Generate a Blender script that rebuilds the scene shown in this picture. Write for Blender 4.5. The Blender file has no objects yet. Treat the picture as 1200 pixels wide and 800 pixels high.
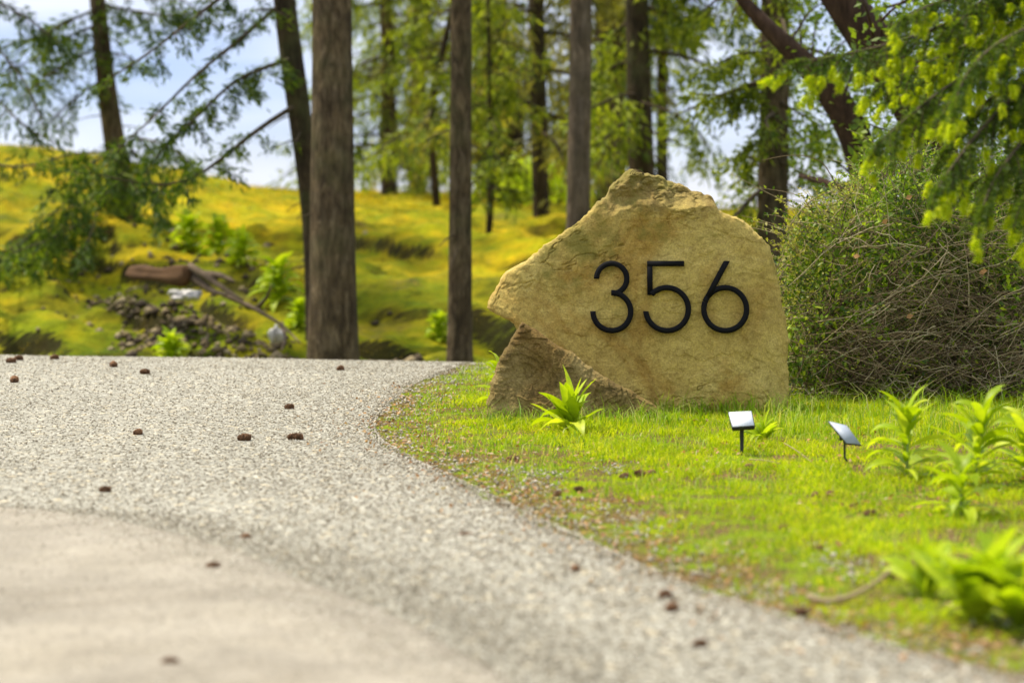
import bpy, math, random
import numpy as np
from mathutils import Vector, noise as mnoise

random.seed(7)
rng = np.random.default_rng(7)
R = math.radians
sc = bpy.context.scene
COL = sc.collection

# ------------------------------------------------------------------ camera
FPX = 2667.0          # focal length in pixels of a 1200 px wide picture (80 mm on 36 mm)
EYE = 0.732
HOR = 238.0           # picture row of the horizon
cam_d = bpy.data.cameras.new('camera')
cam = bpy.data.objects.new('camera', cam_d)
COL.objects.link(cam)
cam.location = (0, 0, EYE)
cam.rotation_euler = (R(90), 0, 0)
cam_d.lens = 80.0
cam_d.sensor_width = 36.0
cam_d.shift_y = -(400 - HOR) / 1200.0
cam_d.clip_start = 0.1
cam_d.clip_end = 12000
cam_d.dof.use_dof = True
cam_d.dof.focus_distance = 7.75
cam_d.dof.aperture_fstop = 2.8
sc.camera = cam

# ------------------------------------------------------------------ world and sun
SUN_EL, SUN_AZ = 62.0, -68.0         # azimuth clockwise from +Y (the viewing direction)
world = bpy.data.worlds.new('World')
sc.world = world
world.use_nodes = True
wn, wl = world.node_tree.nodes, world.node_tree.links
bg = wn['Background']
sky = wn.new('ShaderNodeTexSky')
sky.sky_type = 'NISHITA'
sky.sun_disc = False
sky.sun_elevation = R(SUN_EL)
sky.sun_rotation = R(SUN_AZ)
sky.air_density = 1.0
sky.dust_density = 0.2
sky.ozone_density = 2.5
sky.altitude = 2500
tc = wn.new('ShaderNodeTexCoord')
mp = wn.new('ShaderNodeMapping')
mp.inputs['Scale'].default_value = (1.0, 1.0, 6.5)
wl.new(tc.outputs['Generated'], mp.inputs['Vector'])
nz = wn.new('ShaderNodeTexNoise')
nz.inputs['Scale'].default_value = 3.4
nz.inputs['Detail'].default_value = 7
nz.inputs['Roughness'].default_value = 0.55
wl.new(mp.outputs[0], nz.inputs['Vector'])
rp = wn.new('ShaderNodeValToRGB')
rp.color_ramp.elements[0].position = 0.42
rp.color_ramp.elements[0].color = (0, 0, 0, 1)
rp.color_ramp.elements[1].position = 0.62
rp.color_ramp.elements[1].color = (1, 1, 1, 1)
wl.new(nz.outputs['Fac'], rp.inputs['Fac'])
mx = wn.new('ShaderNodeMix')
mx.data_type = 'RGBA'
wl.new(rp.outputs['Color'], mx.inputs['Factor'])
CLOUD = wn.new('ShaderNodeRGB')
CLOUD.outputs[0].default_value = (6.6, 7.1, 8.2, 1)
tint = wn.new('ShaderNodeMix'); tint.data_type = 'RGBA'; tint.blend_type = 'MULTIPLY'
tint.inputs['Factor'].default_value = 1.0
tint.inputs['B'].default_value = (.86, .80, .98, 1)
wl.new(sky.outputs[0], tint.inputs['A'])
wl.new(tint.outputs['Result'], mx.inputs['A'])
# cloud sheet brightened overhead, out of view, as added fill light
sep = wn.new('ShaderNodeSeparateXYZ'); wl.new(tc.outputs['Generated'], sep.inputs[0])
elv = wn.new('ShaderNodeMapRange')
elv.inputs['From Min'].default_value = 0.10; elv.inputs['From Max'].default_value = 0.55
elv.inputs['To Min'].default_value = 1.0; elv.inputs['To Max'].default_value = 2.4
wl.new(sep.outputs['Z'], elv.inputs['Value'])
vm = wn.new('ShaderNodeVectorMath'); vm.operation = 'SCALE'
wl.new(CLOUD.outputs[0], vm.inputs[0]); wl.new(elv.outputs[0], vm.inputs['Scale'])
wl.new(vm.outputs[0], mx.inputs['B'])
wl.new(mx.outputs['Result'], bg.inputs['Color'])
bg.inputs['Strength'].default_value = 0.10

sun_d = bpy.data.lights.new('sun', 'SUN')
sun = bpy.data.objects.new('sun', sun_d)
COL.objects.link(sun)
sun_d.energy = 4.3
sun_d.angle = R(3.0)
sun_d.color = (1.0, 0.92, 0.78)
sdir = Vector((math.sin(R(SUN_AZ)) * math.cos(R(SUN_EL)), math.cos(R(SUN_AZ)) * math.cos(R(SUN_EL)), math.sin(R(SUN_EL))))
sun.rotation_euler = sdir.to_track_quat('Z', 'Y').to_euler()
sun.location = sdir * 30

sc.view_settings.view_transform = 'Standard'
sc.view_settings.look = 'None'
sc.view_settings.gamma = 1
sc.view_settings.use_curve_mapping = False
sc.view_settings.exposure = 0.55
sc.render.engine = 'CYCLES'
sc.cycles.max_bounces = 8
sc.cycles.transparent_max_bounces = 8
try:
    sc.cycles.use_denoising = True
except Exception:
    pass

# ------------------------------------------------------------------ helpers
def P(px, py, Y):
    """A point of the place that stands Y metres ahead, given where the photograph shows it."""
    return np.array(((px - 600) / FPX * Y, Y, EYE - (py - HOR) / FPX * Y))

def tag(o, label=None, cat=None, group=None, kind=None):
    if label: o['label'] = label
    if cat: o['category'] = cat
    if group: o['group'] = group
    if kind: o['kind'] = kind
    return o

def empty(name, loc=(0, 0, 0)):
    o = bpy.data.objects.new(name, None)
    o.empty_display_size = 0.1
    COL.objects.link(o)
    o.location = loc
    return o

class MB:
    """collects vertices, quads and triangles and links them as ONE mesh object"""
    def __init__(s):
        s.v, s.q, s.t, s.n = [], [], [], 0
    def add(s, v, quads=None, tris=None):
        v = np.asarray(v, dtype=np.float32).reshape(-1, 3)
        if quads is not None and len(quads):
            s.q.append(np.asarray(quads, dtype=np.int64).reshape(-1, 4) + s.n)
        if tris is not None and len(tris):
            s.t.append(np.asarray(tris, dtype=np.int64).reshape(-1, 3) + s.n)
        s.v.append(v)
        s.n += len(v)
    def build(s, name, mat, parent=None, smooth=True, origin=None):
        v = np.concatenate(s.v) if s.v else np.zeros((0, 3), np.float32)
        org = np.zeros(3)
        if parent is not None:
            org = np.array(parent.matrix_basis.translation) if parent.parent is None else np.array(parent['_org'])
        elif origin is not None:
            org = np.array(origin, float)
        v = v - org.astype(np.float32)
        q = np.concatenate(s.q) if s.q else np.zeros((0, 4), np.int64)
        t = np.concatenate(s.t) if s.t else np.zeros((0, 3), np.int64)
        me = bpy.data.meshes.new(name)
        nq, nt = len(q), len(t)
        me.vertices.add(len(v))
        me.vertices.foreach_set('co', v.ravel())
        me.loops.add(nq * 4 + nt * 3)
        me.loops.foreach_set('vertex_index', np.concatenate((q.ravel(), t.ravel())).astype(np.int32))
        me.polygons.add(nq + nt)
        st = np.concatenate((np.arange(nq) * 4, nq * 4 + np.arange(nt) * 3)).astype(np.int32)
        me.polygons.foreach_set('loop_start', st)
        if smooth:
            me.polygons.foreach_set('use_smooth', np.ones(nq + nt, dtype=bool))
        me.update(calc_edges=True)
        me.validate()
        if isinstance(mat, (list, tuple)):
            for m in mat: me.materials.append(m)
        else:
            me.materials.append(mat)
        o = bpy.data.objects.new(name, me)
        COL.objects.link(o)
        if parent is not None:
            o.parent = parent
        elif origin is not None:
            o.location = org
        return o

def hash2(ix, iy, seed):
    h = (ix.astype(np.int64) * 374761393 + iy.astype(np.int64) * 668265263 + seed * 974634777) & 0x7fffffff
    h = ((h ^ (h >> 13)) * 1274126177) & 0x7fffffff
    return ((h ^ (h >> 16)) & 0xffff) / 65535.0

def vnoise(x, y, seed=0):
    x = np.asarray(x, float); y = np.asarray(y, float)
    ix, iy = np.floor(x), np.floor(y)
    fx, fy = x - ix, y - iy
    fx = fx * fx * (3 - 2 * fx); fy = fy * fy * (3 - 2 * fy)
    ix = ix.astype(np.int64); iy = iy.astype(np.int64)
    a = hash2(ix, iy, seed); b = hash2(ix + 1, iy, seed)
    c = hash2(ix, iy + 1, seed); d = hash2(ix + 1, iy + 1, seed)
    return (a * (1 - fx) + b * fx) * (1 - fy) + (c * (1 - fx) + d * fx) * fy

def fbm(x, y, seed=0, oct=4, gain=.5):
    s, a, t = 0, 1.0, 0
    for i in range(oct):
        s = s + a * vnoise(x * 2 ** i + 17.3 * i, y * 2 ** i - 9.1 * i, seed + i); t += a; a *= gain
    return s / t * 2 - 1

def sstep(x, a, b):
    t = np.clip((np.asarray(x, float) - a) / (b - a), 0, 1)
    return t * t * (3 - 2 * t)

# ------------------------------------------------------------------ node helpers
def new_mat(name):
    m = bpy.data.materials.new(name)
    m.use_nodes = True
    nt = m.node_tree
    return m, nt.nodes, nt.links, nt.nodes['Principled BSDF']

def ramp(nodes, stops, interp='LINEAR'):
    r = nodes.new('ShaderNodeValToRGB')
    r.color_ramp.interpolation = interp
    el = r.color_ramp.elements
    while len(el) < len(stops): el.new(0.5)
    for e, (p, c) in zip(el, stops):
        e.position = p
        e.color = (*c, 1) if len(c) == 3 else c
    return r

def noise(nodes, links, vec, scale, detail=6, rough=.6, dist=0, ntype=None):
    n = nodes.new('ShaderNodeTexNoise')
    n.inputs['Scale'].default_value = scale
    n.inputs['Detail'].default_value = detail
    n.inputs['Roughness'].default_value = rough
    n.inputs['Distortion'].default_value = dist
    if vec is not None: links.new(vec, n.inputs['Vector'])
    return n

def objco(nodes, links, scale=(1, 1, 1), kind='Object'):
    t = nodes.new('ShaderNodeTexCoord')
    m = nodes.new('ShaderNodeMapping')
    m.inputs['Scale'].default_value = scale
    links.new(t.outputs[kind], m.inputs['Vector'])
    return m.outputs[0]

def mixc(nodes, links, fac, a, b, mode='MIX'):
    m = nodes.new('ShaderNodeMix')
    m.data_type = 'RGBA'
    m.blend_type = mode
    for k, v in (('Factor', fac), ('A', a), ('B', b)):
        if hasattr(v, 'node'): links.new(v, m.inputs[k])
        elif isinstance(v, (int, float)): m.inputs[k].default_value = v
        else: m.inputs[k].default_value = (*v, 1)
    return m.outputs['Result']

def bump(nodes, links, height, strength, dist, normal=None):
    b = nodes.new('ShaderNodeBump')
    b.inputs['Strength'].default_value = strength
    b.inputs['Distance'].default_value = dist
    links.new(height, b.inputs['Height'])
    if normal is not None: links.new(normal, b.inputs['Normal'])
    return b.outputs[0]

def leaf_mat(name, cols, transl=.45, rough=.5, big=None, tcol=None, spec=.3):
    """leaf or blade surface: every loose leaf takes its own tone"""
    m, n, l, bs = new_mat(name)
    g = n.new('ShaderNodeNewGeometry')
    r = ramp(n, [(i / max(1, len(cols) - 1), c) for i, c in enumerate(cols)])
    l.new(g.outputs['Random Per Island'], r.inputs['Fac'])
    col = r.outputs['Color']
    if big:
        nn = noise(n, l, objco(n, l), big[0], 3)
        rr = ramp(n, [(.36, big[1]), (.62, big[2])])
        l.new(nn.outputs['Fac'], rr.inputs['Fac'])
        col = mixc(n, l, 1.0, col, rr.outputs['Color'], 'MULTIPLY')
    l.new(col, bs.inputs['Base Color'])
    bs.inputs['Roughness'].default_value = rough
    bs.inputs['Specular IOR Level'].default_value = spec
    tr = n.new('ShaderNodeBsdfTranslucent')
    tc_ = mixc(n, l, 1.0, col, tcol or (1.15, 1.2, .5), 'MULTIPLY')
    l.new(tc_, tr.inputs['Color'])
    ms = n.new('ShaderNodeMixShader')
    ms.inputs['Fac'].default_value = transl
    l.new(bs.outputs[0], ms.inputs[1]); l.new(tr.outputs[0], ms.inputs[2])
    l.new(ms.outputs[0], n['Material Output'].inputs['Surface'])
    return m

def bark_mat(name, dark, mid, light, scale=1.0, bumpd=.012, moss=0):
    m, n, l, bs = new_mat(name)
    v = objco(n, l, (8 * scale, 8 * scale, 2.3 * scale))
    a = noise(n, l, v, 3.2, 8, .65, .6)
    r = ramp(n, [(.3, dark), (.5, mid), (.72, light)])
    l.new(a.outputs['Fac'], r.inputs['Fac'])
    b = noise(n, l, objco(n, l), 7, 4)
    r2 = ramp(n, [(.4, (.75, .75, .75)), (.65, (1.2, 1.17, 1.1))])
    l.new(b.outputs['Fac'], r2.inputs['Fac'])
    c = mixc(n, l, 1.0, r.outputs['Color'], r2.outputs['Color'], 'MULTIPLY')
    if moss:
        mm = noise(n, l, objco(n, l), 2.3, 6)
        rm = ramp(n, [(.5, (0, 0, 0)), (.66, (moss, moss, moss))])
        l.new(mm.outputs['Fac'], rm.inputs['Fac'])
        c = mixc(n, l, rm.outputs['Color'], c, (.10, .11, .035))
    l.new(c, bs.inputs['Base Color'])
    bs.inputs['Roughness'].default_value = .95
    bs.inputs['Specular IOR Level'].default_value = .15
    vo = n.new('ShaderNodeTexVoronoi')
    vo.feature = 'DISTANCE_TO_EDGE'
    vo.inputs['Scale'].default_value = 2.6
    l.new(v, vo.inputs['Vector'])
    mt = n.new('ShaderNodeMath'); mt.operation = 'MULTIPLY_ADD'
    l.new(vo.outputs['Distance'], mt.inputs[0]); mt.inputs[1].default_value = .9
    l.new(a.outputs['Fac'], mt.inputs[2])
    l.new(bump(n, l, mt.outputs[0], .9, bumpd), bs.inputs['Normal'])
    return m

def plain(name, col, rough=.6, metal=0, spec=.5, var=.12, vscale=30, bumpd=0):
    m, n, l, bs = new_mat(name)
    a = noise(n, l, objco(n, l), vscale, 5)
    r = ramp(n, [(.3, tuple(c * (1 - var) for c in col)), (.7, tuple(min(1, c * (1 + var)) for c in col))])
    l.new(a.outputs['Fac'], r.inputs['Fac'])
    l.new(r.outputs['Color'], bs.inputs['Base Color'])
    bs.inputs['Roughness'].default_value = rough
    bs.inputs['Metallic'].default_value = metal
    bs.inputs['Specular IOR Level'].default_value = spec
    if bumpd:
        l.new(bump(n, l, a.outputs['Fac'], .6, bumpd), bs.inputs['Normal'])
    return m

# ------------------------------------------------------------------ materials
def ground_mat():
    m, n, l, bs = new_mat('mossy_ground')
    v = objco(n, l)
    vs = objco(n, l, (1, 1.0, 1.0))
    a = noise(n, l, vs, .9, 7, .62, .4)
    r = ramp(n, [(.28, (.14, .13, .012)), (.38, (.26, .26, .010)), (.48, (.38, .33, .010)), (.58, (.56, .44, .010)), (.70, (.40, .38, .014))])
    l.new(a.outputs['Fac'], r.inputs['Fac'])
    b = noise(n, l, vs, 6, 6, .65)
    r2 = ramp(n, [(.34, (.50, .55, .5)), (.46, (.9, .92, .9)), (.56, (1.05, 1.05, 1.0)), (.7, (1.4, 1.3, 1.1))])
    l.new(b.outputs['Fac'], r2.inputs['Fac'])
    c = mixc(n, l, 1.0, r.outputs['Color'], r2.outputs['Color'], 'MULTIPLY')
    hl = noise(n, l, vs, 2.6, 5, .6)
    rh = ramp(n, [(.42, (.72, .86, .7)), (.60, (1.15, 1.0, 1.0))]); l.new(hl.outputs['Fac'], rh.inputs['Fac'])
    c = mixc(n, l, 1.0, c, rh.outputs['Color'], 'MULTIPLY')
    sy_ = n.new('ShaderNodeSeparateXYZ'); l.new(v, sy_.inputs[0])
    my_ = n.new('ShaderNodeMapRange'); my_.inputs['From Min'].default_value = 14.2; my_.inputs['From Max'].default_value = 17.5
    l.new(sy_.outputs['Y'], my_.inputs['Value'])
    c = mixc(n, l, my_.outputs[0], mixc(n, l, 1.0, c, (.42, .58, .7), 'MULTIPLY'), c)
    # brown litter patches
    d = noise(n, l, v, 1.7, 6, .6)
    rd = ramp(n, [(.60, (0, 0, 0)), (.68, (.45, .45, .45))])
    l.new(d.outputs['Fac'], rd.inputs['Fac'])
    c = mixc(n, l, rd.outputs['Color'], c, (.17, .12, .06))
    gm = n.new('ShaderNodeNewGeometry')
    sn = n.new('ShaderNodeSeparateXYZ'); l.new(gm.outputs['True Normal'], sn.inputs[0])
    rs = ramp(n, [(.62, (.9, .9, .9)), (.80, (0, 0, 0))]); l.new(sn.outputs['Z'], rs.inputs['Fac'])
    c = mixc(n, l, rs.outputs['Color'], c, (.020, .014, .008))  # dark soil on steep faces, overhang shade painted in as near black
    # the lawn around the boulder is green short moss and dirt
    sx = n.new('ShaderNodeSeparateXYZ'); l.new(v, sx.inputs[0])
    mr = n.new('ShaderNodeMapRange')
    mr.inputs['From Min'].default_value = 11.0; mr.inputs['From Max'].default_value = 13.0
    l.new(sx.outputs['Y'], mr.inputs['Value'])
    e = noise(n, l, v, 5.5, 7, .65)
    re = ramp(n, [(.36, (.20, .12, .055)), (.47, (.17, .13, .035)), (.56, (.20, .27, .010)), (.72, (.28, .34, .010))])
    l.new(e.outputs['Fac'], re.inputs['Fac'])
    c = mixc(n, l, mr.outputs[0], re.outputs['Color'], c)
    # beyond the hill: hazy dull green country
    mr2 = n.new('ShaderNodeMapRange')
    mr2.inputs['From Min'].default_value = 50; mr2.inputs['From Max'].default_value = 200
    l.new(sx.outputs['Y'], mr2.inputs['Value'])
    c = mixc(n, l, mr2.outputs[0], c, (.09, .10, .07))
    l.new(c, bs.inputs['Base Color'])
    bs.inputs['Roughness'].default_value = 1
    bs.inputs['Specular IOR Level'].default_value = .1
    f = noise(n, l, v, 22, 5, .7)
    l.new(bump(n, l, f.outputs['Fac'], 1, .05), bs.inputs['Normal'])
    return m

def road_mat():
    m, n, l, bs = new_mat('chip_sealed_gravel')
    v = objco(n, l)
    vo = n.new('ShaderNodeTexVoronoi')
    vo.inputs['Scale'].default_value = 125
    l.new(v, vo.inputs['Vector'])
    sh = n.new('ShaderNodeSeparateColor'); l.new(vo.outputs['Color'], sh.inputs[0])
    r = ramp(n, [(0, (.14, .13, .105)), (.16, (.24, .227, .188)), (.5, (.345, .328, .278)), (.85, (.435, .415, .355)), (1, (.64, .62, .56))])
    l.new(sh.outputs['Red'], r.inputs['Fac'])
    vo2 = n.new('ShaderNodeTexVoronoi')
    vo2.inputs['Scale'].default_value = 62
    l.new(v, vo2.inputs['Vector'])
    sh2 = n.new('ShaderNodeSeparateColor'); l.new(vo2.outputs['Color'], sh2.inputs[0])
    r3 = ramp(n, [(0, (.55, .5, .42)), (.08, (.9, .9, .88)), (.9, (1.05, 1.05, 1.02)), (.97, (1.35, 1.22, 1.0))])
    l.new(sh2.outputs['Green'], r3.inputs['Fac'])
    c = mixc(n, l, 1.0, r.outputs['Color'], r3.outputs['Color'], 'MULTIPLY')
    b = noise(n, l, objco(n, l, (1.6, .55, 1)), 1.3, 6, .6)
    r2 = ramp(n, [(.3, (.80, .78, .70)), (.7, (.98, .96, .88))])
    l.new(b.outputs['Fac'], r2.inputs['Fac'])
    c = mixc(n, l, 1.0, c, r2.outputs['Color'], 'MULTIPLY')
    l.new(c, bs.inputs['Base Color'])
    bs.inputs['Roughness'].default_value = .9
    bs.inputs['Specular IOR Level'].default_value = .25
    l.new(bump(n, l, vo.outputs['Distance'], 1.0, -.004), bs.inputs['Normal'])
    return m

def apron_mat():
    m, n, l, bs = new_mat('worn_concrete')
    v = objco(n, l)
    a = noise(n, l, v, 4, 8, .7)
    r = ramp(n, [(.3, (.21, .182, .13)), (.5, (.27, .236, .172)), (.7, (.335, .295, .22))])
    l.new(a.outputs['Fac'], r.inputs['Fac'])
    st = noise(n, l, v, 1.1, 6, .7, .8)
    rst = ramp(n, [(.36, (.78, .76, .72)), (.52, (1, 1, 1)), (.66, (1.12, 1.11, 1.08))]); l.new(st.outputs['Fac'], rst.inputs['Fac'])
    b = noise(n, l, v, 110, 3, .6)
    r2 = ramp(n, [(.34, (.62, .6, .55)), (.48, (1, 1, 1)), (.75, (1.2, 1.18, 1.1))])
    l.new(b.outputs['Fac'], r2.inputs['Fac'])
    c = mixc(n, l, 1.0, r.outputs['Color'], r2.outputs['Color'], 'MULTIPLY')
    c = mixc(n, l, 1.0, c, rst.outputs['Color'], 'MULTIPLY')
    l.new(c, bs.inputs['Base Color'])
    bs.inputs['Roughness'].default_value = .92
    l.new(bump(n, l, b.outputs['Fac'], .5, .002), bs.inputs['Normal'])
    return m

def boulder_mat(name, cols, mossiness=.5, bs_d=.006, sc_=1.0):
    m, n, l, bs = new_mat(name)
    v = objco(n, l)
    a = noise(n, l, v, 4.2 * sc_, 8, .62, .5)
    r = ramp(n, [(.28, cols[0]), (.48, cols[1]), (.70, cols[2])])
    l.new(a.outputs['Fac'], r.inputs['Fac'])
    b = noise(n, l, v, 34 * sc_, 7, .7)
    r2 = ramp(n, [(.30, (.66, .62, .55)), (.5, (1, 1, 1)), (.74, (1.2, 1.2, 1.18))])
    l.new(b.outputs['Fac'], r2.inputs['Fac'])
    c = mixc(n, l, 1.0, r.outputs['Color'], r2.outputs['Color'], 'MULTIPLY')
    if mossiness > .7:
        sz_ = n.new('ShaderNodeSeparateXYZ'); l.new(v, sz_.inputs[0])
        az_ = noise(n, l, v, 9, 6, .7)
        ma_ = n.new('ShaderNodeMath'); ma_.operation = 'MULTIPLY_ADD'; l.new(az_.outputs['Fac'], ma_.inputs[0]); ma_.inputs[1].default_value = .22; l.new(sz_.outputs['Z'], ma_.inputs[2])
        rt_ = ramp(n, [(.80, (0, 0, 0)), (.86, (.72, .72, .72))]); l.new(ma_.outputs[0], rt_.inputs['Fac'])
        c = mixc(n, l, rt_.outputs['Color'], c, (.20, .145, .045))
    # thin dark cracks
    wv = n.new('ShaderNodeTexVoronoi'); wv.feature = 'DISTANCE_TO_EDGE'
    wv.inputs['Scale'].default_value = 6.5 * sc_
    dn = noise(n, l, v, 5, 6, .7)
    vv = mixc(n, l, .25, v, dn.outputs['Color'])
    l.new(vv, wv.inputs['Vector'])
    gate = noise(n, l, v, 3.1, 3)
    rg = ramp(n, [(.48, (0, 0, 0)), (.58, (1, 1, 1))]); l.new(gate.outputs['Fac'], rg.inputs['Fac'])
    rc = ramp(n, [(0, (.14, .14, .14)), (.020, (0, 0, 0))]); l.new(wv.outputs['Distance'], rc.inputs['Fac'])
    cf = mixc(n, l, 1.0, rc.outputs['Color'], rg.outputs['Color'], 'MULTIPLY')
    c = mixc(n, l, cf, c, (.10, .075, .03))
    # bleached scuffs and iron stains
    sf = noise(n, l, v, 2.1, 6, .65, 1.0)
    rsf = ramp(n, [(.36, (.78, .66, .50)), (.48, (1, 1, 1)), (.60, (1.0, 1.0, 1.0)), (.72, (1.16, 1.2, 1.5))]); l.new(sf.outputs['Fac'], rsf.inputs['Fac'])
    c = mixc(n, l, 1.0, c, rsf.outputs['Color'], 'MULTIPLY')
    gr = noise(n, l, v, 160, 3, .7)
    rgr = ramp(n, [(.3, (.72, .70, .66)), (.5, (1, 1, 1)), (.72, (1.25, 1.25, 1.25))]); l.new(gr.outputs['Fac'], rgr.inputs['Fac'])
    c = mixc(n, l, 1.0, c, rgr.outputs['Color'], 'MULTIPLY')
    # algae and lichen high on the stone
    sx = n.new('ShaderNodeSeparateXYZ'); l.new(v, sx.inputs[0])
    mo = noise(n, l, v, 5.5, 7, .65)
    mt = n.new('ShaderNodeMath'); mt.operation = 'MULTIPLY_ADD'
    l.new(sx.outputs['Z'], mt.inputs[0]); mt.inputs[1].default_value = .35; l.new(mo.outputs['Fac'], mt.inputs[2])
    rm = ramp(n, [(.74, (0, 0, 0)), (.86, (mossiness,) * 3)]); l.new(mt.outputs[0], rm.inputs['Fac'])
    c = mixc(n, l, rm.outputs['Color'], c, (.17, .15, .022))
    l.new(c, bs.inputs['Base Color'])
    bs.inputs['Roughness'].default_value = .88
    bs.inputs['Specular IOR Level'].default_value = .25
    hh = n.new('ShaderNodeMath'); hh.operation = 'MULTIPLY_ADD'
    l.new(cf, hh.inputs[0]); hh.inputs[1].default_value = -.9
    rb = noise(n, l, v, 30 * sc_, 12, .78, .1)
    l.new(rb.outputs['Fac'], hh.inputs[2])
    l.new(bump(n, l, hh.outputs[0], .9, bs_d), bs.inputs['Normal'])
    return m

M = dict(
    ground=ground_mat(), road=road_mat(), apron=apron_mat(),
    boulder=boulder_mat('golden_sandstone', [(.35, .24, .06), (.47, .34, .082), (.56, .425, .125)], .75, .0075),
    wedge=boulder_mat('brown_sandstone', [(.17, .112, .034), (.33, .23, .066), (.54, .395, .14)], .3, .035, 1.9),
    grey_rock=boulder_mat('mossed_stone', [(.05, .045, .02), (.12, .10, .04), (.24, .20, .06)], .6, .02, .6),
    white_rock=plain('pale_quartz', (.46, .43, .38), .8, var=.2, vscale=9, bumpd=.02),
    black=plain('black_powder_coat', (.007, .0065, .0065), .75, 0, .12, .15, 60),
    plastic=plain('black_plastic', (.016, .016, .017), .5, 0, .4),
    panel_sky_white=plain('painted_sky_white_panel', (.78, .80, .80), .3, 0, .5, .04),  # bright sky reflection put into the panel's pale colour
    panel_sky_grey=plain('painted_sky_grey_panel', (.36, .40, .44), .55, 0, .6, .1),  # grey lightened to carry the panel's reflection in its colour
    cone=plain('cone_scales', (.19, .098, .046), .85, 0, .2, .45, 60),
    deadwood=plain('weathered_wood', (.14, .10, .06), .9, 0, .2, .4, 12, .01),
    logwood=plain('rotten_wood', (.085, .045, .018), .9, 0, .2, .3, 9, .01),
    bark=bark_mat('fir_bark', (.030, .021, .011), (.088, .062, .032), (.20, .15, .085), 1.0, .02, .3),
    bark_grey=bark_mat('grey_bark', (.060, .044, .028), (.135, .10, .064), (.22, .17, .12), .8, .012, .12),
    bark_dark=bark_mat('dark_bark', (.020, .014, .008), (.048, .034, .018), (.10, .072, .038), 1.0, .02, .5),
    bark_red=bark_mat('reddish_bark', (.022, .013, .008), (.058, .034, .020), (.10, .062, .036), .7, .01, 0),
    bark_thin=plain('branch_bark', (.075, .055, .030), .9, 0, .2, .35, 18),
    fir_far=leaf_mat('far_fir_foliage', [(.09, .14, .014), (.22, .28, .022), (.42, .48, .03)], .5, .6, (1.7, (.42, .48, .48), (1.35, 1.25, 1.0))),
    fir_dark=leaf_mat('dark_fir_foliage', [(.035, .07, .010), (.085, .14, .014), (.19, .25, .016)], .46, .6, (2.2, (.45, .55, .55), (1.3, 1.25, 1.0))),
    fir_olive=leaf_mat('olive_fir_foliage', [(.14, .14, .025), (.28, .26, .04), (.44, .40, .06)], .5, .6, (1.9, (.35, .40, .40), (1.25, 1.2, 1.0))),
    oak_leaf=leaf_mat('broad_leaf', [(.08, .13, .014), (.15, .22, .018), (.26, .33, .02)], .5, .5),
    needle=leaf_mat('fir_needles', [(.05, .10, .014), (.10, .16, .018), (.20, .27, .02)], .45, .45, (9, (.6, .7, .7), (1.3, 1.2, 1.0))),
    tip=leaf_mat('new_fir_tips', [(.30, .42, .010), (.52, .62, .012), (.66, .72, .015), (.80, .80, .02)], .5, .5, None, (1.15, 1.15, .4)),
    tip_scale=plain('bud_scale', (.55, .20, .06), .7),
    grass=leaf_mat('grass_blades', [(.24, .34, .003), (.40, .52, .004), (.52, .60, .005), (.66, .62, .06)], .5, .5, (3.0, (.72, .78, .8), (1.18, 1.1, 1.0)), (1.15, 1.2, .4), .08),
    tallgrass=leaf_mat('tall_grass_blades', [(.12, .24, .006), (.26, .42, .008), (.34, .48, .01), (.60, .54, .24)], .5, .5, None, (1.15, 1.2, .4)),
    mosstuft=leaf_mat('moss_tufts', [(.20, .20, .008), (.44, .38, .008), (.66, .49, .010), (.34, .38, .008)], .4, .8, (1.6, (.55, .62, .6), (1.3, 1.15, 1.0)), (1.1, 1.05, .5)),
    weed=leaf_mat('bright_weed_leaf', [(.27, .38, .010), (.40, .53, .010), (.56, .64, .05)], .5, .45, (30, (.88, .92, .9), (1.2, 1.12, 1.0)), (1.15, 1.15, .4), .3),
    weed_stem=plain('weed_stem', (.24, .30, .06), .6),
    bushleaf=leaf_mat('shrub_leaf', [(.05, .10, .012), (.11, .19, .016), (.22, .33, .02), (.42, .50, .05)], .45, .45, (4.5, (.40, .45, .5), (1.4, 1.35, 1.0))),
    bushleaf_y=leaf_mat('yellowish_shrub_leaf', [(.24, .26, .04), (.38, .36, .06), (.50, .44, .12)], .45, .5),
    cane=leaf_mat('dry_cane', [(.09, .06, .028), (.20, .14, .065), (.34, .26, .13), (.50, .42, .24)], .0, .8),
    cane_dark=leaf_mat('dark_cane', [(.05, .032, .014), (.13, .085, .035)], .0, .8),
    deadleaf=leaf_mat('dry_leaf', [(.16, .07, .025), (.34, .16, .05), (.50, .27, .10), (.50, .40, .25)], .3, .7),
    rubble=leaf_mat('bank_rubble', [(.035, .024, .012), (.08, .055, .025), (.17, .125, .05), (.34, .27, .15)], 0, .9),
    gravel=leaf_mat('gravel_stones', [(.14, .11, .065), (.28, .24, .16), (.40, .36, .26), (.60, .55, .43)], 0, .9),
    house_wall=plain('brown_wall', (.17, .11, .075), .9, 0, .2, .1, 3),
    house_roof=plain('brown_roof', (.16, .095, .065), .9, 0, .2, .15, 3),
)

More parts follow.
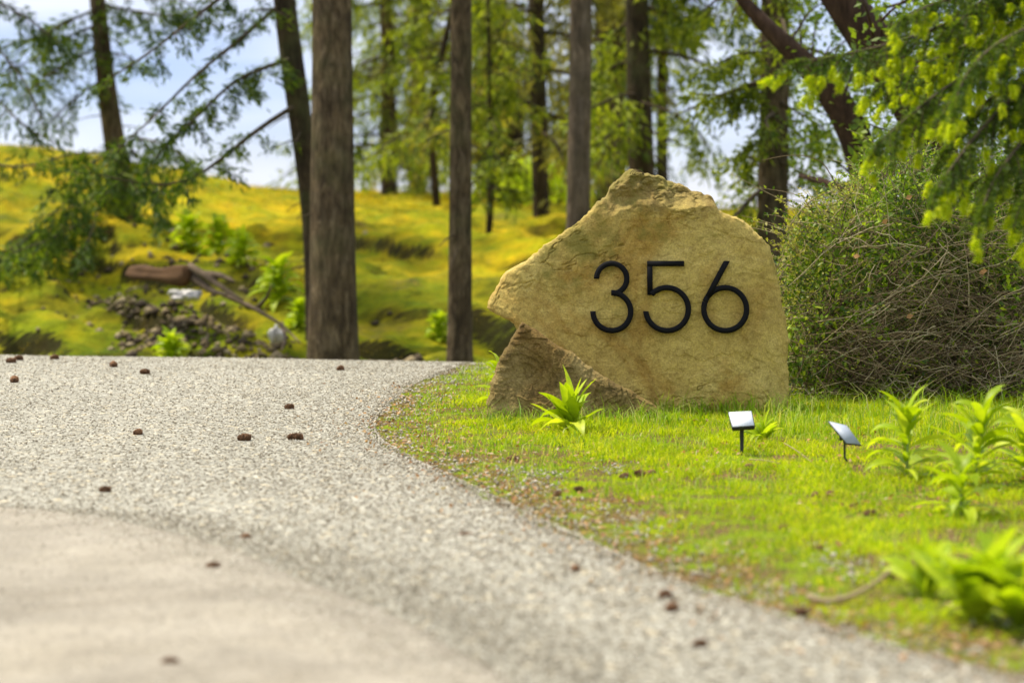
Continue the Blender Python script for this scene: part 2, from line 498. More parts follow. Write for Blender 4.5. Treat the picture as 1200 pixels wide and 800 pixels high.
# ------------------------------------------------------------------ terrain
YP = [-60, 9.6, 10.6, 11.4, 12.2, 13.2, 14.2, 15, 16, 18, 22, 30, 36, 45, 70, 150, 5000]
ZP = [0, 0, -.015, -.09, -.24, -.42, -.44, -.22, .0, .33, .62, .85, .86, .2, -4, -12, -12]
def _g(px, Y): return (px - 600) / FPX * Y
LEDGES = [(_g(115, 16.3), 16.3, _g(215, 14.9), 14.9, .12), (_g(205, 15.0), 15.0, _g(300, 13.95), 13.95, .12),
          (_g(-40, 14.1), 14.1, _g(108, 13.75), 13.75, .15), (_g(395, 15.3), 15.3, _g(530, 14.6), 14.6, .12), (_g(560, 15.6), 15.6, _g(640, 15.0), 15.0, .09),
          (_g(-20, 15.4), 15.4, _g(95, 14.9), 14.9, .10), (_g(225, 16.2), 16.2, _g(335, 15.2), 15.2, .10), (_g(430, 17.2), 17.2, _g(520, 16.6), 16.6, .08), (_g(410, 14.4), 14.4, _g(500, 14.0), 14.0, .12),
          (_g(60, 18.6), 18.6, _g(160, 17.2), 17.2, .09)]
def zg(x, y):
    x = np.asarray(x, float); y = np.asarray(y, float)
    z = np.interp(y, YP, ZP)
    for d in (-.5, .5, -.25, .25):
        z = z + np.interp(y + d * sstep(y, 9.8, 12), YP, ZP)
    z = z / 5
    z = z + np.clip(-x, 0, 6) * .016 * sstep(y, 5.5, 10.5) * (1 - sstep(y, 11, 13))
    g = np.exp(-((x + 5.2) / 2.4) ** 2 - ((y - 22.5) / 3.6) ** 2)
    z = z + .66 * g
    z = z - .26 * sstep(x, .2, 3.5) * sstep(y, 18, 28) * (1 - sstep(y, 40, 60))
    bank = sstep(y, 12.8, 14.5) * (1 - sstep(y, 26, 42))
    z = z + bank * (.16 * fbm(x * .55, y * .45, 11, 4) + .06 * fbm(x * 2.2, y * 1.6, 5, 3))
    # slumped ledges on the bank
    st = np.sin((y * 2.1 + x * 1.15) * 1.35 + 2.4 * fbm(x * .5, y * .3, 21, 3))
    z = z + bank * (1 - sstep(y, 18, 22)) * .085 * np.tanh(st * 4) * sstep(fbm(x * .6 + 3, y * .4, 31, 2), -.35, .25)
    z = z + bank * .075 * fbm(x * 4.5, y * 3.6, 8, 4) * (1 - .5 * sstep(y, 18, 24))
    for (xa, ya, xb, yb, dp) in LEDGES:
        lx, ly = xb - xa, yb - ya
        LL = math.hypot(lx, ly)
        u = ((x - xa) * lx + (y - ya) * ly) / LL
        s_ = ((x - xa) * ly - (y - ya) * lx) / LL          # positive on the near side
        s_ = s_ + .10 * fbm(x * 2.5, y * 2.5, 19, 3)
        m_ = sstep(u, -.15, .35) * (1 - sstep(u, LL - .35, LL + .15))
        z = z - dp * m_ * sstep(s_, 0, .07) * (1 - sstep(s_, .12, .7))
        z = z + dp * .35 * m_ * sstep(-s_, 0, .05) * (1 - sstep(-s_, .1, .9))
    z = z + .006 * fbm(x * 3, y * 3, 3, 3) * sstep(y, -5, 0) * (1 - bank)
    return z

def axis(lo, hi, step, far_lo, far_hi, k=1.22):
    a = list(np.arange(lo, hi + 1e-6, step))
    s = step; b = hi
    while b < far_hi:
        s *= k; b += s; a.append(b)
    s = step; b = lo
    while b > far_lo:
        s *= k; b -= s; a.insert(0, b)
    return np.array(a)

def grid_sheet(xs, ys, zf):
    X, Y = np.meshgrid(xs, ys)
    Z = zf(X, Y)
    v = np.stack((X, Y, Z), -1).reshape(-1, 3)
    nx, ny = len(xs), len(ys)
    i = np.arange(nx * ny).reshape(ny, nx)
    q = np.stack((i[:-1, :-1], i[:-1, 1:], i[1:, 1:], i[1:, :-1]), -1).reshape(-1, 4)
    return v, q

xs = axis(-6, 6, .055, -4500, 4500)
ys = np.concatenate((axis(2, 13, .1, -300, 13), np.arange(13, 19, .035), axis(19, 24, .08, 19, 24), axis(24.1, 48, .25, 24.1, 7000)[0:]))
ys = np.unique(np.round(ys, 4))
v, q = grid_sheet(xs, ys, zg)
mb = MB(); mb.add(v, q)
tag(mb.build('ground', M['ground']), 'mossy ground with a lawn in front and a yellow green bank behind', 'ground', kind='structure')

# gravel road
EDGE_Y = [-4, -1, 0, 2, 3, 3.47, 3.68, 3.91, 4.12, 4.39, 4.89, 5.39, 5.84, 6.53, 7.37, 8.41, 9.4, 10.3, 11.2, 13, 14.5]
EDGE_X = [6, 4, 3.2, 1.7, 1.05, .79, .621, .498, .402, .296, .183, 0, -.088, -.318, -.47, -.44, -.35, -.23, -.16, -.05, .05]
def road_edge(y):
    y = np.asarray(y, float)
    return sum(np.interp(y + d, EDGE_Y, EDGE_X) for d in (-.45, -.3, -.15, 0, .15, .3, .45)) / 7
def strip_sheet(y0, y1, dy, xl, xrf, nx, lift):
    ys = np.arange(y0, y1 + 1e-6, dy)
    t = np.linspace(0, 1, nx) ** .7
    xr = xrf(ys)
    X = xl + (xr[:, None] - xl) * t[None, :]
    Y = np.repeat(ys[:, None], nx, 1)
    Z = zg(X, Y) + lift
    Z[:, -1] -= lift + .002
    v = np.stack((X, Y, Z), -1).reshape(-1, 3)
    i = np.arange(len(ys) * nx).reshape(len(ys), nx)
    q = np.stack((i[:-1, :-1], i[:-1, 1:], i[1:, 1:], i[1:, :-1]), -1).reshape(-1, 4)
    return v, q
jag = lambda y: road_edge(y) + .035 * fbm(y * 3.1, y * 0 + 2, 77, 4) + .02 * fbm(y * 14, y * 0 + 2, 78, 2)
mb = MB(); mb.add(*strip_sheet(-4, 12.6, .04, -9.0, jag, 120, .008))
tag(mb.build('road', M['road']), 'pale grey chip gravel driveway curving over a low crest', 'road', kind='structure')
AY = [-4, 0, 2, 3.47, 3.97, 4.32, 4.74, 5.0, 5.22, 5.36, 5.42, 5.5]
AX = [2.2, 1.2, .45, .03, -.149, -.324, -.533, -.70, -.88, -1.08, -1.25, -2.0]
jag2 = lambda y: np.interp(y, AY, AX) + .02 * fbm(y * 3.1, y * 0 + 5, 91, 4)
mb = MB(); mb.add(*strip_sheet(-4, 5.5, .04, -9.0, jag2, 90, .014))
tag(mb.build('pavement', M['apron']), 'smooth beige concrete apron at the near edge of the gravel', 'pavement', kind='structure')

# ------------------------------------------------------------------ shape makers
def tube(mb, pts, radii, n=6, wob=0, cap=True):
    pts = np.asarray(pts, float); radii = np.asarray(radii, float)
    m = len(pts)
    d = np.gradient(pts, axis=0)
    d /= np.maximum(np.linalg.norm(d, axis=1, keepdims=True), 1e-9)
    ref = np.array((0, 1.0, 0)) if abs(d[0][1]) < .8 else np.array((1.0, 0, 0))
    u = np.cross(d, ref); u /= np.maximum(np.linalg.norm(u, axis=1, keepdims=True), 1e-9)
    w = np.cross(d, u)
    a = np.linspace(0, 2 * math.pi, n, endpoint=False)
    rr = radii[:, None] * np.ones((m, n))
    if wob:
        L = np.concatenate(([0], np.cumsum(np.linalg.norm(np.diff(pts, axis=0), axis=1))))
        A, LL = np.meshgrid(a, L)
        nn = fbm(np.cos(A) * 2.2 + 9 + LL * .5, np.sin(A) * 2.2 + LL * .8, int(abs(pts[0][0]) * 100) % 97, 3)
        fis = np.abs(np.sin(A * 6.5 + 2.2 * fbm(A * 0 + 3, LL * 3, 4, 2) + 3 * nn))
        rr = rr * (1 + wob * nn + wob * .35 * (fis - .6))
    ring = pts[:, None, :] + rr[..., None] * (np.cos(a)[None, :, None] * u[:, None, :] + np.sin(a)[None, :, None] * w[:, None, :])
    i = np.arange(m * n).reshape(m, n)
    q = np.stack((i[:-1], np.roll(i, -1, 1)[:-1], np.roll(i, -1, 1)[1:], i[1:]), -1).reshape(-1, 4)
    v = ring.reshape(-1, 3)
    t = []
    if cap:
        v = np.concatenate((v, pts[-1:] + d[-1:] * radii[-1] * .3, pts[:1]))
        k = m * n
        for j in range(n):
            t.append((i[-1, j], i[-1, (j + 1) % n], k))
            t.append((i[0, (j + 1) % n], i[0, j], k + 1))
    mb.add(v, q, t)

def smooth_path(pts, n):
    pts = np.asarray(pts, float)
    L = np.concatenate(([0], np.cumsum(np.linalg.norm(np.diff(pts, axis=0), axis=1))))
    t = np.linspace(0, L[-1], n)
    # Catmull-like smoothing: resample, then average
    out = np.stack([np.interp(t, L, pts[:, k]) for k in range(pts.shape[1])], 1)
    for _ in range(max(1, n // 8)):
        out[1:-1] = (out[:-2] + 2 * out[1:-1] + out[2:]) / 4
    return out

def unit(v):
    return v / np.maximum(np.linalg.norm(v, axis=-1, keepdims=True), 1e-9)

def cards(mb, pos, dirs, length, width, nrm=None):
    """small leaves: a kite of two folded triangles each, root at pos, pointing along dirs"""
    n = len(pos)
    dirs = unit(dirs)
    if nrm is None: nrm = rng.normal(size=(n, 3)) + np.array((0, 0, .8))
    side = unit(np.cross(dirs, nrm))
    up = np.cross(side, dirs)
    length = np.broadcast_to(np.asarray(length, float), (n,))[:, None]
    width = np.broadcast_to(np.asarray(width, float), (n,))[:, None]
    a = pos
    b = pos + dirs * length * .45 + side * width * .5 + up * width * .15
    c = pos + dirs * length
    d = pos + dirs * length * .45 - side * width * .5 + up * width * .15
    v = np.stack((a, b, c, d), 1).reshape(-1, 3)
    i = np.arange(n)[:, None] * 4
    mb.add(v, None, np.concatenate((i + np.array([[0, 1, 2]]), i + np.array([[0, 2, 3]])), 0))

def blades(mb, pos, h, w, lean, bend=.5):
    n = len(pos)
    az = rng.uniform(0, 2 * math.pi, n)
    d = np.stack((np.cos(az), np.sin(az), np.zeros(n)), 1)
    fz = rng.uniform(0, 2 * math.pi, n)
    s = np.stack((np.cos(fz), np.sin(fz), np.zeros(n)), 1) * (w * .5)[:, None]
    up = np.array((0, 0, 1.0))
    l1 = (lean * h)[:, None] * d
    mid = pos + up * (h * .55)[:, None] + l1 * .35
    tip = pos + up * (h * (1 - lean * .35))[:, None] + l1 * (1 + bend)
    v = np.stack((pos - s, pos + s, mid + s * .75, mid - s * .75, tip), 1).reshape(-1, 3)
    i = np.arange(n)[:, None] * 5
    mb.add(v, i + np.array([[0, 1, 2, 3]]), i + np.array([[3, 2, 4]]))

# ------------------------------------------------------------------ the boulder with the numerals
Y0 = 7.84
LEAN = .10
def face_y(z, extra=0):
    return Y0 + LEAN * z + extra

OUT_MAIN = [(572.8, 362.8), (575, 352), (585.5, 331), (592, 323.7), (607, 312), (623.8, 301), (645, 287), (666, 271), (684, 256), (700, 243.8), (710, 231),
            (719, 220), (732, 205.5), (740, 200.5), (747, 201), (756, 203), (764, 206), (777, 208), (791.7, 213), (803, 217), (815, 223.5), (824, 225.5), (832, 230), (838, 235), (841, 241),
            (845.7, 246), (857.6, 252), (866, 256), (874.6, 262), (885, 270), (895.8, 280), (906.4, 294.8), (912.8, 316), (916, 328), (919, 341.5), (922, 360), (924.7, 380),
            (925.6, 418), (926.4, 460.6), (927, 500), (880, 512), (800, 512), (720, 512), (668, 508), (655, 470), (640, 440), (620, 408), (606.8, 384), (598, 377), (585.5, 371), (578, 367)]
OUT_SMALL = [(612.5, 386), (619.5, 388.7), (633.5, 396.6), (645.7, 408), (658, 415), (673.7, 425.8), (689.5, 436), (708.7, 448), (726, 458.7),
             (743.7, 467.5), (757.7, 475), (772, 484), (787, 500), (740, 508), (680, 512), (620, 512), (578, 508), (571.5, 492), (573, 478), (576.6, 455), (584.5, 434), (595, 413), (606.4, 394), (609, 388)]

def rock_from_outline(mb, outline, centre, Yf, lean, depth, N=420, rings=110, rough=.006, edge=.02, shaper=None, seed=0):
    pts = np.array([P(a, b, Yf)[[0, 2]] for a, b in outline])
    cl = np.vstack((pts, pts[:1]))
    L = np.concatenate(([0], np.cumsum(np.linalg.norm(np.diff(cl, axis=0), axis=1))))
    t = np.linspace(0, L[-1], N, endpoint=False)
    pr = np.stack((np.interp(t, L, cl[:, 0]), np.interp(t, L, cl[:, 1])), 1)
    c = P(centre[0], centre[1], Yf)[[0, 2]]
    # small chips along the outline
    rad = pr - c
    rl = np.linalg.norm(rad, axis=1, keepdims=True)
    jit = (.012 * fbm(pr[:, 0] * 20, pr[:, 1] * 20, seed + 3, 5, .6) + .004 * fbm(pr[:, 0] * 90, pr[:, 1] * 90, seed + 8, 2))[:, None]
    pr = pr + rad / rl * jit
    verts = []
    ks = 1 - (np.linspace(1, 0, rings, endpoint=False)) ** 1.0
    ks = np.concatenate((np.linspace(.03, .9, int(rings * .7)), np.linspace(.905, 1, int(rings * .3))))
    for k in ks:
        p = c + (pr - c) * k
        dist = (1 - k) * rl[:, 0]
        e = edge * np.exp(-(dist / (edge * 1.0)))            # worn front edge
        y = Yf + lean * p[:, 1] + e
        x, z = p[:, 0], p[:, 1]
        if shaper is not None: y = y + shaper(x, z)
        y = y - rough * (fbm(x * 7, z * 7, seed + 1, 5, .55)) - rough * .35 * np.abs(fbm(x * 34, z * 34, seed + 2, 5, .65))
        # flaked layers
        ly = fbm(x * 4.5 + 2, z * 6, seed + 6, 4)
        y = y + rough * .9 * (np.floor(ly * 5) / 5 + .35 * sstep((ly * 5) % 1, 0, .12))
        verts.append(np.stack((x, y, z), 1))
    nf = len(verts)
    last = verts[-1]
    for j, (g, k) in enumerate([(.06, 1.006), (.2, 1.012), (.4, 1.0), (.6, .985), (.8, .93), (.95, .82), (1.0, .6), (1.0, .3), (1.0, .02)]):
        p = c + (pr - c) * k
        x, z = p[:, 0], p[:, 1]
        y = last[:, 1] * (1 - g) + (Yf + depth + .03 * fbm(x * 4, z * 4, seed + 9)) * g
        nn = .010 * fbm(x * 9 + y * 7, z * 9 - y * 5, seed + 5, 4)
        r_ = (p - c) / np.maximum(np.linalg.norm(p - c, axis=1, keepdims=True), 1e-6)
        verts.append(np.stack((x + r_[:, 0] * nn, y, z + r_[:, 1] * nn), 1))
    V = np.stack(verts)
    m = len(V)
    i = np.arange(m * N).reshape(m, N)
    q = np.stack((i[:-1], i[1:], np.roll(i, -1, 1)[1:], np.roll(i, -1, 1)[:-1]), -1).reshape(-1, 4)
    vv = V.reshape(-1, 3)
    ca, cb = V[0].mean(0), V[-1].mean(0)
    vv = np.vstack((vv, ca, cb))
    tr = []
    for j in range(N):
        tr.append((i[0, (j + 1) % N], m * N, i[0, j])); tr.append((i[-1, j], m * N + 1, i[-1, (j + 1) % N]))
    mb.add(vv, q, tr)

def zpx(py): return EYE - (py - HOR) / FPX * Y0
def xpx(px): return (px - 600) / FPX * Y0
def main_shape(x, z):
    # weathered top: a chipped step that leans back above a ragged line
    px = x / Y0 * FPX + 600; py = HOR + (EYE - z) / Y0 * FPX
    line = 243 + 6 * fbm(px * .05, px * 0 + 1, 41, 3) + np.where(px < 748, (748 - px) * .55, 0) * .6
    up = np.clip((line - py) / 340, 0, .3) * sstep(px, 690, 745)
    y = up * .32 + .009 * sstep(up, 0, .03) + .05 * np.clip(up / .08, 0, 1) * fbm(px * .045, py * .06, 44, 5)
    # flat flakes that broke off along slanting lines
    for (sd, sx_, sy_, am) in ((3, .012, .022, .004), (5, .026, .018, .0025)):
        q_ = fbm(px * sx_ + .6 * py * sx_, py * sy_ - .3 * px * sy_, 60 + sd, 4) * 4
        y = y + am * (np.floor(q_) * .5 + .5 * sstep(q_ % 1, 0, .05))
    cr = np.abs(fbm(px * .016 + py * .011, py * .024, 71, 5, .6))
    y = y + .006 * (1 - sstep(cr, 0, .035)) * sstep(fbm(px * .01, py * .01, 73, 2), -.25, .15)
    # a darker chip at the upper left, the left shoulder leaning back, the right side rounding off
    y = y + .05 * sstep(620 - px, 0, 48) ** 1.5
    y = y + .05 * sstep(px, 890, 930)
    # shallow pocket left of the first numeral
    y = y + .014 * np.exp(-((px - 662) / 11) ** 2 - ((py - 358) / 9) ** 2)
    # calm flat middle: nothing
    return y

ob = empty('boulder', (xpx(770), Y0 + .15, 0))
mb = MB()
rock_from_outline(mb, OUT_MAIN, (770, 372), Y0, LEAN, .34, 700, 240, .0042, .009, main_shape, 1)
rock = mb.build('stone', M['boulder'], ob)
tag(ob, 'large golden sandstone boulder standing in the grass and carrying three black numerals', 'boulder')

def ribbon(mb, path, w, Ytop, thick, flat_ends=None):
    """a flat stroke of constant width with thickness, from a centre line in picture units"""
    path = np.array(path, float)
    d = np.gradient(path, axis=0); d = d / np.linalg.norm(d, axis=1, keepdims=True)
    nrm = np.stack((-d[:, 1], d[:, 0]), 1)
    L, Rr = path + nrm * w / 2, path - nrm * w / 2
    if flat_ends:
        for idx, yv in flat_ends:                       # cut level
            for A in (L, Rr):
                dd = d[idx]
                if abs(dd[1]) > .3:
                    s = (yv - A[idx][1]) / dd[1]
                    A[idx] = A[idx] + dd * s
    n = len(path)
    v = []
    for A in (L, Rr):
        for (a, b) in A:
            z = zpx(b); v.append((xpx(a), face_y(z, -Ytop - thick), z))
    for A in (L, Rr):
        for (a, b) in A:
            z = zpx(b); v.append((xpx(a), face_y(z, -Ytop), z))
    q = []
    for i in range(n - 1):
        l0, l1, r0, r1 = i, i + 1, n + i, n + i + 1
        q.append((l0, l1, r1, r0))
        q.append((2 * n + l0, 2 * n + r0, 2 * n + r1, 2 * n + l1))
        q.append((l0, 2 * n + l0, 2 * n + l1, l1))
        q.append((r0, r1, 2 * n + r1, 2 * n + r0))
    q.append((0, n, 3 * n, 2 * n)); q.append((n - 1, 3 * n - 1, 4 * n - 1, 2 * n - 1))
    mb.add(v, q)

def zc(a, b): return (680 + a / 5.4545, 290 + b / 5.4545)
def arc(cx, cy, r, a0, a1, n=40):
    """angles in degrees, 0 = right, growing clockwise on the picture"""
    return [zc(cx + r * math.cos(R(a)), cy + r * math.sin(R(a))) for a in np.linspace(a0, a1, n)]
W = 35 / 5.4545
STAND, TH = .006, .007
def numeral(strokes, label):
    mb = MB()
    for k, (path, fe) in enumerate(strokes):
        ribbon(mb, path, W, STAND, TH + .0008 * k, fe)
    o = mb.build('numeral', M['black'], ob, smooth=False)
    o['label'] = label
    # standoff pins behind the numeral reach into the stone
    return o
numeral([(arc(204, 201, 97, 180, 450 - 6), [(0, zc(0, 203)[1])]), (arc(204, 412, 121, -92, 182), [(-1, zc(0, 409)[1])])], 'black metal numeral 3')
numeral([([zc(449, 88), zc(449, 200), zc(450, 306)], None), ([zc(433, 105), zc(550, 105), zc(670, 105)], None),
         (arc(558, 396, 137, -137, 176, 60), [(-1, zc(0, 409)[1])])], 'black metal numeral 5')
numeral([(arc(931.5, 396, 137, 200, 560, 90), None),
         ([zc(945, 88), zc(905, 160), zc(860, 243), zc(822, 315)], [(0, zc(0, 88)[1])])], 'black metal numeral 6')

# the smaller brown wedge in front
ow = empty('boulder', (xpx(660), 7.55, 0))
mb = MB()
Yw = 7.62
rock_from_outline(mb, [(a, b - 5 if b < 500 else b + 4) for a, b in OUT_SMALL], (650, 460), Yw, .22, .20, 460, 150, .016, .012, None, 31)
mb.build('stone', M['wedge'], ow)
tag(ow, 'low brown wedge shaped boulder leaning on the lower left of the numbered stone', 'boulder')

# dry twig curl on the top of the boulder
mb = MB()
for k in range(5):
    a = np.linspace(0, math.pi, 12)
    c = P(746 + k * 1.6, 203, Y0 + .09)
    r_ = .022 - .003 * k
    tube(mb, np.stack((c[0] + r_ * np.cos(a), c[1] + .01 * k * np.ones(12), c[2] - .004 + r_ * .75 * np.sin(a)), 1), np.full(12, .0014), 5)
tag(mb.build('twig', M['cane_dark']), 'tiny dark curled twig lying on the peak of the boulder', 'twig')

# ------------------------------------------------------------------ solar lights
def solar_light(base_px, corners, panel_mat, label, dy=.045, thick=.014):
    Yb = EYE * FPX / (base_px[1] - HOR)
    g = P(base_px[0], base_px[1], Yb); g[2] = 0
    o = empty('garden_light', g)
    tl, tr_, br, bl = corners
    pts = [P(*tl, Yb + dy), P(*tr_, Yb + dy * .9), P(*br, Yb - dy * .5), P(*bl, Yb - dy * .5)]
    pts = np.array(pts)
    n = np.cross(pts[1] - pts[0], pts[3] - pts[0]); n /= np.linalg.norm(n)
    if n[2] < 0: n = -n
    c = pts.mean(0)
    def slab(top, bot, scale):
        m_ = MB()
        t = c + (pts - c) * scale + n * top
        b = c + (pts - c) * scale * (.93 if bot < -.005 else 1) + n * bot
        v = np.vstack((t, b))
        m_.add(v, [(0, 1, 2, 3), (7, 6, 5, 4), (0, 4, 5, 1), (1, 5, 6, 2), (2, 6, 7, 3), (3, 7, 4, 0)])
        return m_
    h = slab(0, -thick, 1.0).build('housing', M['plastic'], o, smooth=False)
    pn = slab(.002, .0002, .93)
    pn.build('solar_panel', panel_mat, o, smooth=False)
    m_ = MB()
    a = c - n * .012
    tube(m_, [a, a - np.array((0, 0, .02)), np.array((a[0], a[1], .02)), (g[0], g[1], -.03)], [.012, .0065, .0055, .002] if thick > .01 else [.008, .0035, .003, .002], 10)
    m_.build('stem', M['plastic'], o)
    m_ = MB()
    tube(m_, [a + np.array((-.014, 0, -.004)), a + np.array((.014, 0, -.004))], [.008, .008], 10)
    m_.build('hinge', M['plastic'], o)
    tag(o, label, 'garden light', 'solar garden lights beside the boulder')
    return o
solar_light((869, 533), [(853, 483), (881, 481.5), (885, 499), (857.5, 501)], M['panel_sky_white'], 'small solar light with a tilted panel painted white as sky reflection on a black stem before the boulder')
solar_light((1005, 545), [(970, 493), (992, 498), (1010, 522), (992, 520)], M['panel_sky_grey'], 'small solar light with a sideways tilted panel painted blue grey as reflection in front of the shrub', .03, .006)

# ------------------------------------------------------------------ grass
def lawn_mask(x, y):
    e = road_edge(y) + .05 * fbm(x * 2.3, y * 2.3, 61, 4)
    return x - e

def clump(x, y):
    return fbm(x * 3.2, y * 3.2, 51, 4)

def excluded(x, y):
    inb = (x > xpx(585)) & (x < xpx(925)) & (y > Y0 + .01) & (y < Y0 + .35)
    inw = (x > xpx(575)) & (x < xpx(770)) & (y > Yw + .01) & (y < Y0 + .1)
    return inb | inw

mb = MB()
N = 520000
y = 2.9 + (11.6 - 2.9) * rng.random(N) ** 1.25
x = -1 + 4.3 * rng.random(N)
d = lawn_mask(x, y)
cl_ = clump(x, y)
bare = fbm(x * 6, y * 6, 65, 4)
patchy = fbm(x * 5, y * 4, 93, 4)
keep = (d > -.07 * np.clip(patchy * 3, -.3, 1.3)) & (x < .24 * y + .25) & ~excluded(x, y)
prob = np.clip(.22 + d * 3.0, 0, 1) * np.where(bare < -.17 + .62 * np.exp(-np.abs(d) * 2.6), .14, 1.0)
keep &= rng.random(N) < prob
x, y, d, cl_ = x[keep], y[keep], d[keep], cl_[keep]
n = len(x)
h = (.007 + .012 * np.clip(d * 1.5, 0, 1) + .012 * np.clip(cl_, 0, 1)) * rng.uniform(.6, 1.5, n)
h *= 1 + .45 * sstep(y, 6.4, 7.4)
z = zg(x, y)
blades(mb, np.stack((x, y, z - .002), 1), h, rng.uniform(.0016, .0036, n), rng.uniform(.2, 1.3, n))
tag(mb.build('grass', M['grass']), 'short bright green mossy lawn around the boulder', 'grass', kind='stuff')

# longer blades round the stones, along the shrub and scattered
mb = MB()
def tall(n, xr, yr, hr, dens=None):
    x = rng.uniform(*xr, n); y = rng.uniform(*yr, n)
    k = (lawn_mask(x, y) > .08) & ~excluded(x, y)
    if dens is not None: k &= rng.random(n) < dens(x, y)
    x, y = x[k], y[k]; n = len(x)
    h = rng.uniform(*hr, n) * rng.uniform(.5, 1, n)
    blades(mb, np.stack((x, y, zg(x, y) - .002), 1), h, rng.uniform(.0018, .004, n), rng.uniform(.1, .6, n), 1.0)
tall(900, (xpx(590), xpx(935)), (Y0 - .05, Y0 + .01), (.05, .13))
tall(2600, (xpx(590), xpx(935)), (Y0 - .5, Y0), (.02, .10), lambda x, y: fbm(x * 5, y * 5, 58, 3) > .12)
tall(420, (xpx(565), xpx(790)), (Yw - .12, Yw), (.03, .12))
tall(2600, (.85, 2.3), (6.9, 8.2), (.04, .15))
tall(6000, (-.4, 2.4), (6.0, 8.3), (.02, .05), lambda x, y: fbm(x * 3, y * 3, 59, 3) > -.1)
tall(2600, (-.5, .3), (7.8, 11), (.02, .06))
tall(3000, (.3, 1.8), (4.2, 6.2), (.02, .055))
tall(5000, (-.3, 2.0), (5.5, 7.6), (.02, .07), lambda x, y: fbm(x * 3.4, y * 3.4, 57, 3) > .1)
tag(mb.build('tall_grass', M['tallgrass']), 'longer grass blades round the foot of the stones and the shrub', 'grass', kind='stuff')

# moss and heath tufts on the bank behind
mb = MB()
N = 150000
y = 12.6 + 24 * rng.random(N) ** 1.5
x = (rng.random(N) * 2 - 1) * (.26 * y)
k = fbm(x * 1.4, y * 1.1, 71, 4) > -.25
x, y = x[k], y[k]; n = len(x)
k2 = np.clip((y - 12) / 12, .35, 1.4)
blades(mb, np.stack((x, y, zg(x, y) - .01), 1), rng.uniform(.015, .065, n) * k2, rng.uniform(.008, .020, n) * k2, rng.uniform(.3, 1.5, n))
tag(mb.build('moss', M['mosstuft']), 'yellow green moss and heath tufts covering the bank behind the road', 'moss', kind='stuff')

# loose chips along the road edge and thinly across the road
def stones(mb, pos, size):
    n = len(pos)
    base = np.array([(1, 0, 0), (0, 1, 0), (-1, 0, 0), (0, -1, 0), (0, 0, .7), (0, 0, -.7)], float)
    f = [(0, 1, 4), (1, 2, 4), (2, 3, 4), (3, 0, 4), (1, 0, 5), (2, 1, 5), (3, 2, 5), (0, 3, 5)]
    v = base[None] * size[:, None, None] * rng.uniform(.6, 1.3, (n, 6, 1))
    a = rng.uniform(0, 6.28, n)
    ca, sa = np.cos(a), np.sin(a)
    vx = v[..., 0] * ca[:, None] - v[..., 1] * sa[:, None]
    vy = v[..., 0] * sa[:, None] + v[..., 1] * ca[:, None]
    v = np.stack((vx, vy, v[..., 2]), -1) + pos[:, None]
    i = np.arange(n)[:, None, None] * 6
    mb.add(v.reshape(-1, 3), None, (i + np.array(f)[None]).reshape(-1, 3))
mb = MB()
N = 60000
y = 2.9 + 8.5 * rng.random(N) ** 1.2
x = road_edge(y) - .25 * y * rng.random(N) ** 1.6 * 1.6
apron = x < jag2(y)
k = (np.abs(x) < .25 * y + .1) & ~(apron & (y < 5.4))
x, y = x[k], y[k]
stones(mb, np.stack((x, y, zg(x, y) + .009), 1), rng.uniform(.0018, .0052, len(x)))
N = 4500
y = 2.9 + 8.2 * rng.random(N) ** 1.1
x = road_edge(y) + rng.normal(.05, .09, N)
stones(mb, np.stack((x, y, zg(x, y) + .005), 1), rng.uniform(.002, .0065, N))
for (px, py, s) in ((600, 556, .07), (640, 560, .06), (625, 574, .07), (750, 612, .07), (980, 662, .06), (1000, 668, .05), (1170, 720, .08), (720, 550, .05)):
    Y = EYE * FPX / (py - HOR); c = P(px, py, Y)
    n = 70
    a_, b_ = c[0] + rng.normal(0, s * .6, n), c[1] + rng.normal(0, s * 1.6, n)
    stones(mb, np.stack((a_, b_, zg(a_, b_) + .008), 1), rng.uniform(.002, .006, n))
N = 9000
y = rng.uniform(3.2, 5.5, N) ; x = jag2(y) + rng.normal(-.02, .12, N)
N_ = 2500
y = np.concatenate((y, rng.uniform(3.0, 5.2, N_))); x = np.concatenate((x, jag2(y[N:]) - 1.8 * rng.random(N_)))
stones(mb, np.stack((x, y, zg(x, y) + .014), 1), rng.uniform(.0016, .0042, len(x)))
tag(mb.build('gravel', M['gravel'], smooth=False), 'loose pale gravel chips on the driveway and along its edge', 'gravel', kind='stuff')

# leaf litter in the edge strip
mb = MB()
N = 3200
y = 3.0 + 6 * rng.random(N) ** 1.3
x = road_edge(y) + rng.normal(.06, .14, N)
pos = np.stack((x, y, zg(x, y) + .006), 1)
dr = rng.normal(size=(N, 3)); dr[:, 2] = np.abs(dr[:, 2]) * .25
N2 = 2600
y2 = 3.2 + 4.5 * rng.random(N2); x2 = road_edge(y2) + rng.random(N2) * 1.6
k_ = fbm(x2 * 2.2, y2 * 2.2, 83, 3) > .0
pos = np.concatenate((pos, np.stack((x2, y2, zg(x2, y2) + .012), 1)[k_])); N = len(pos)
dr = rng.normal(size=(N, 3)); dr[:, 2] = np.abs(dr[:, 2]) * .3
cards(mb, pos, dr, rng.uniform(.006, .022, N), rng.uniform(.004, .012, N), np.tile((0, 0, 1.0), (N, 1)) + rng.normal(0, .3, (N, 3)))
tag(mb.build('leaf_litter', M['deadleaf']), 'brown and orange leaf litter along the edge of the lawn', 'leaf litter', kind='stuff')

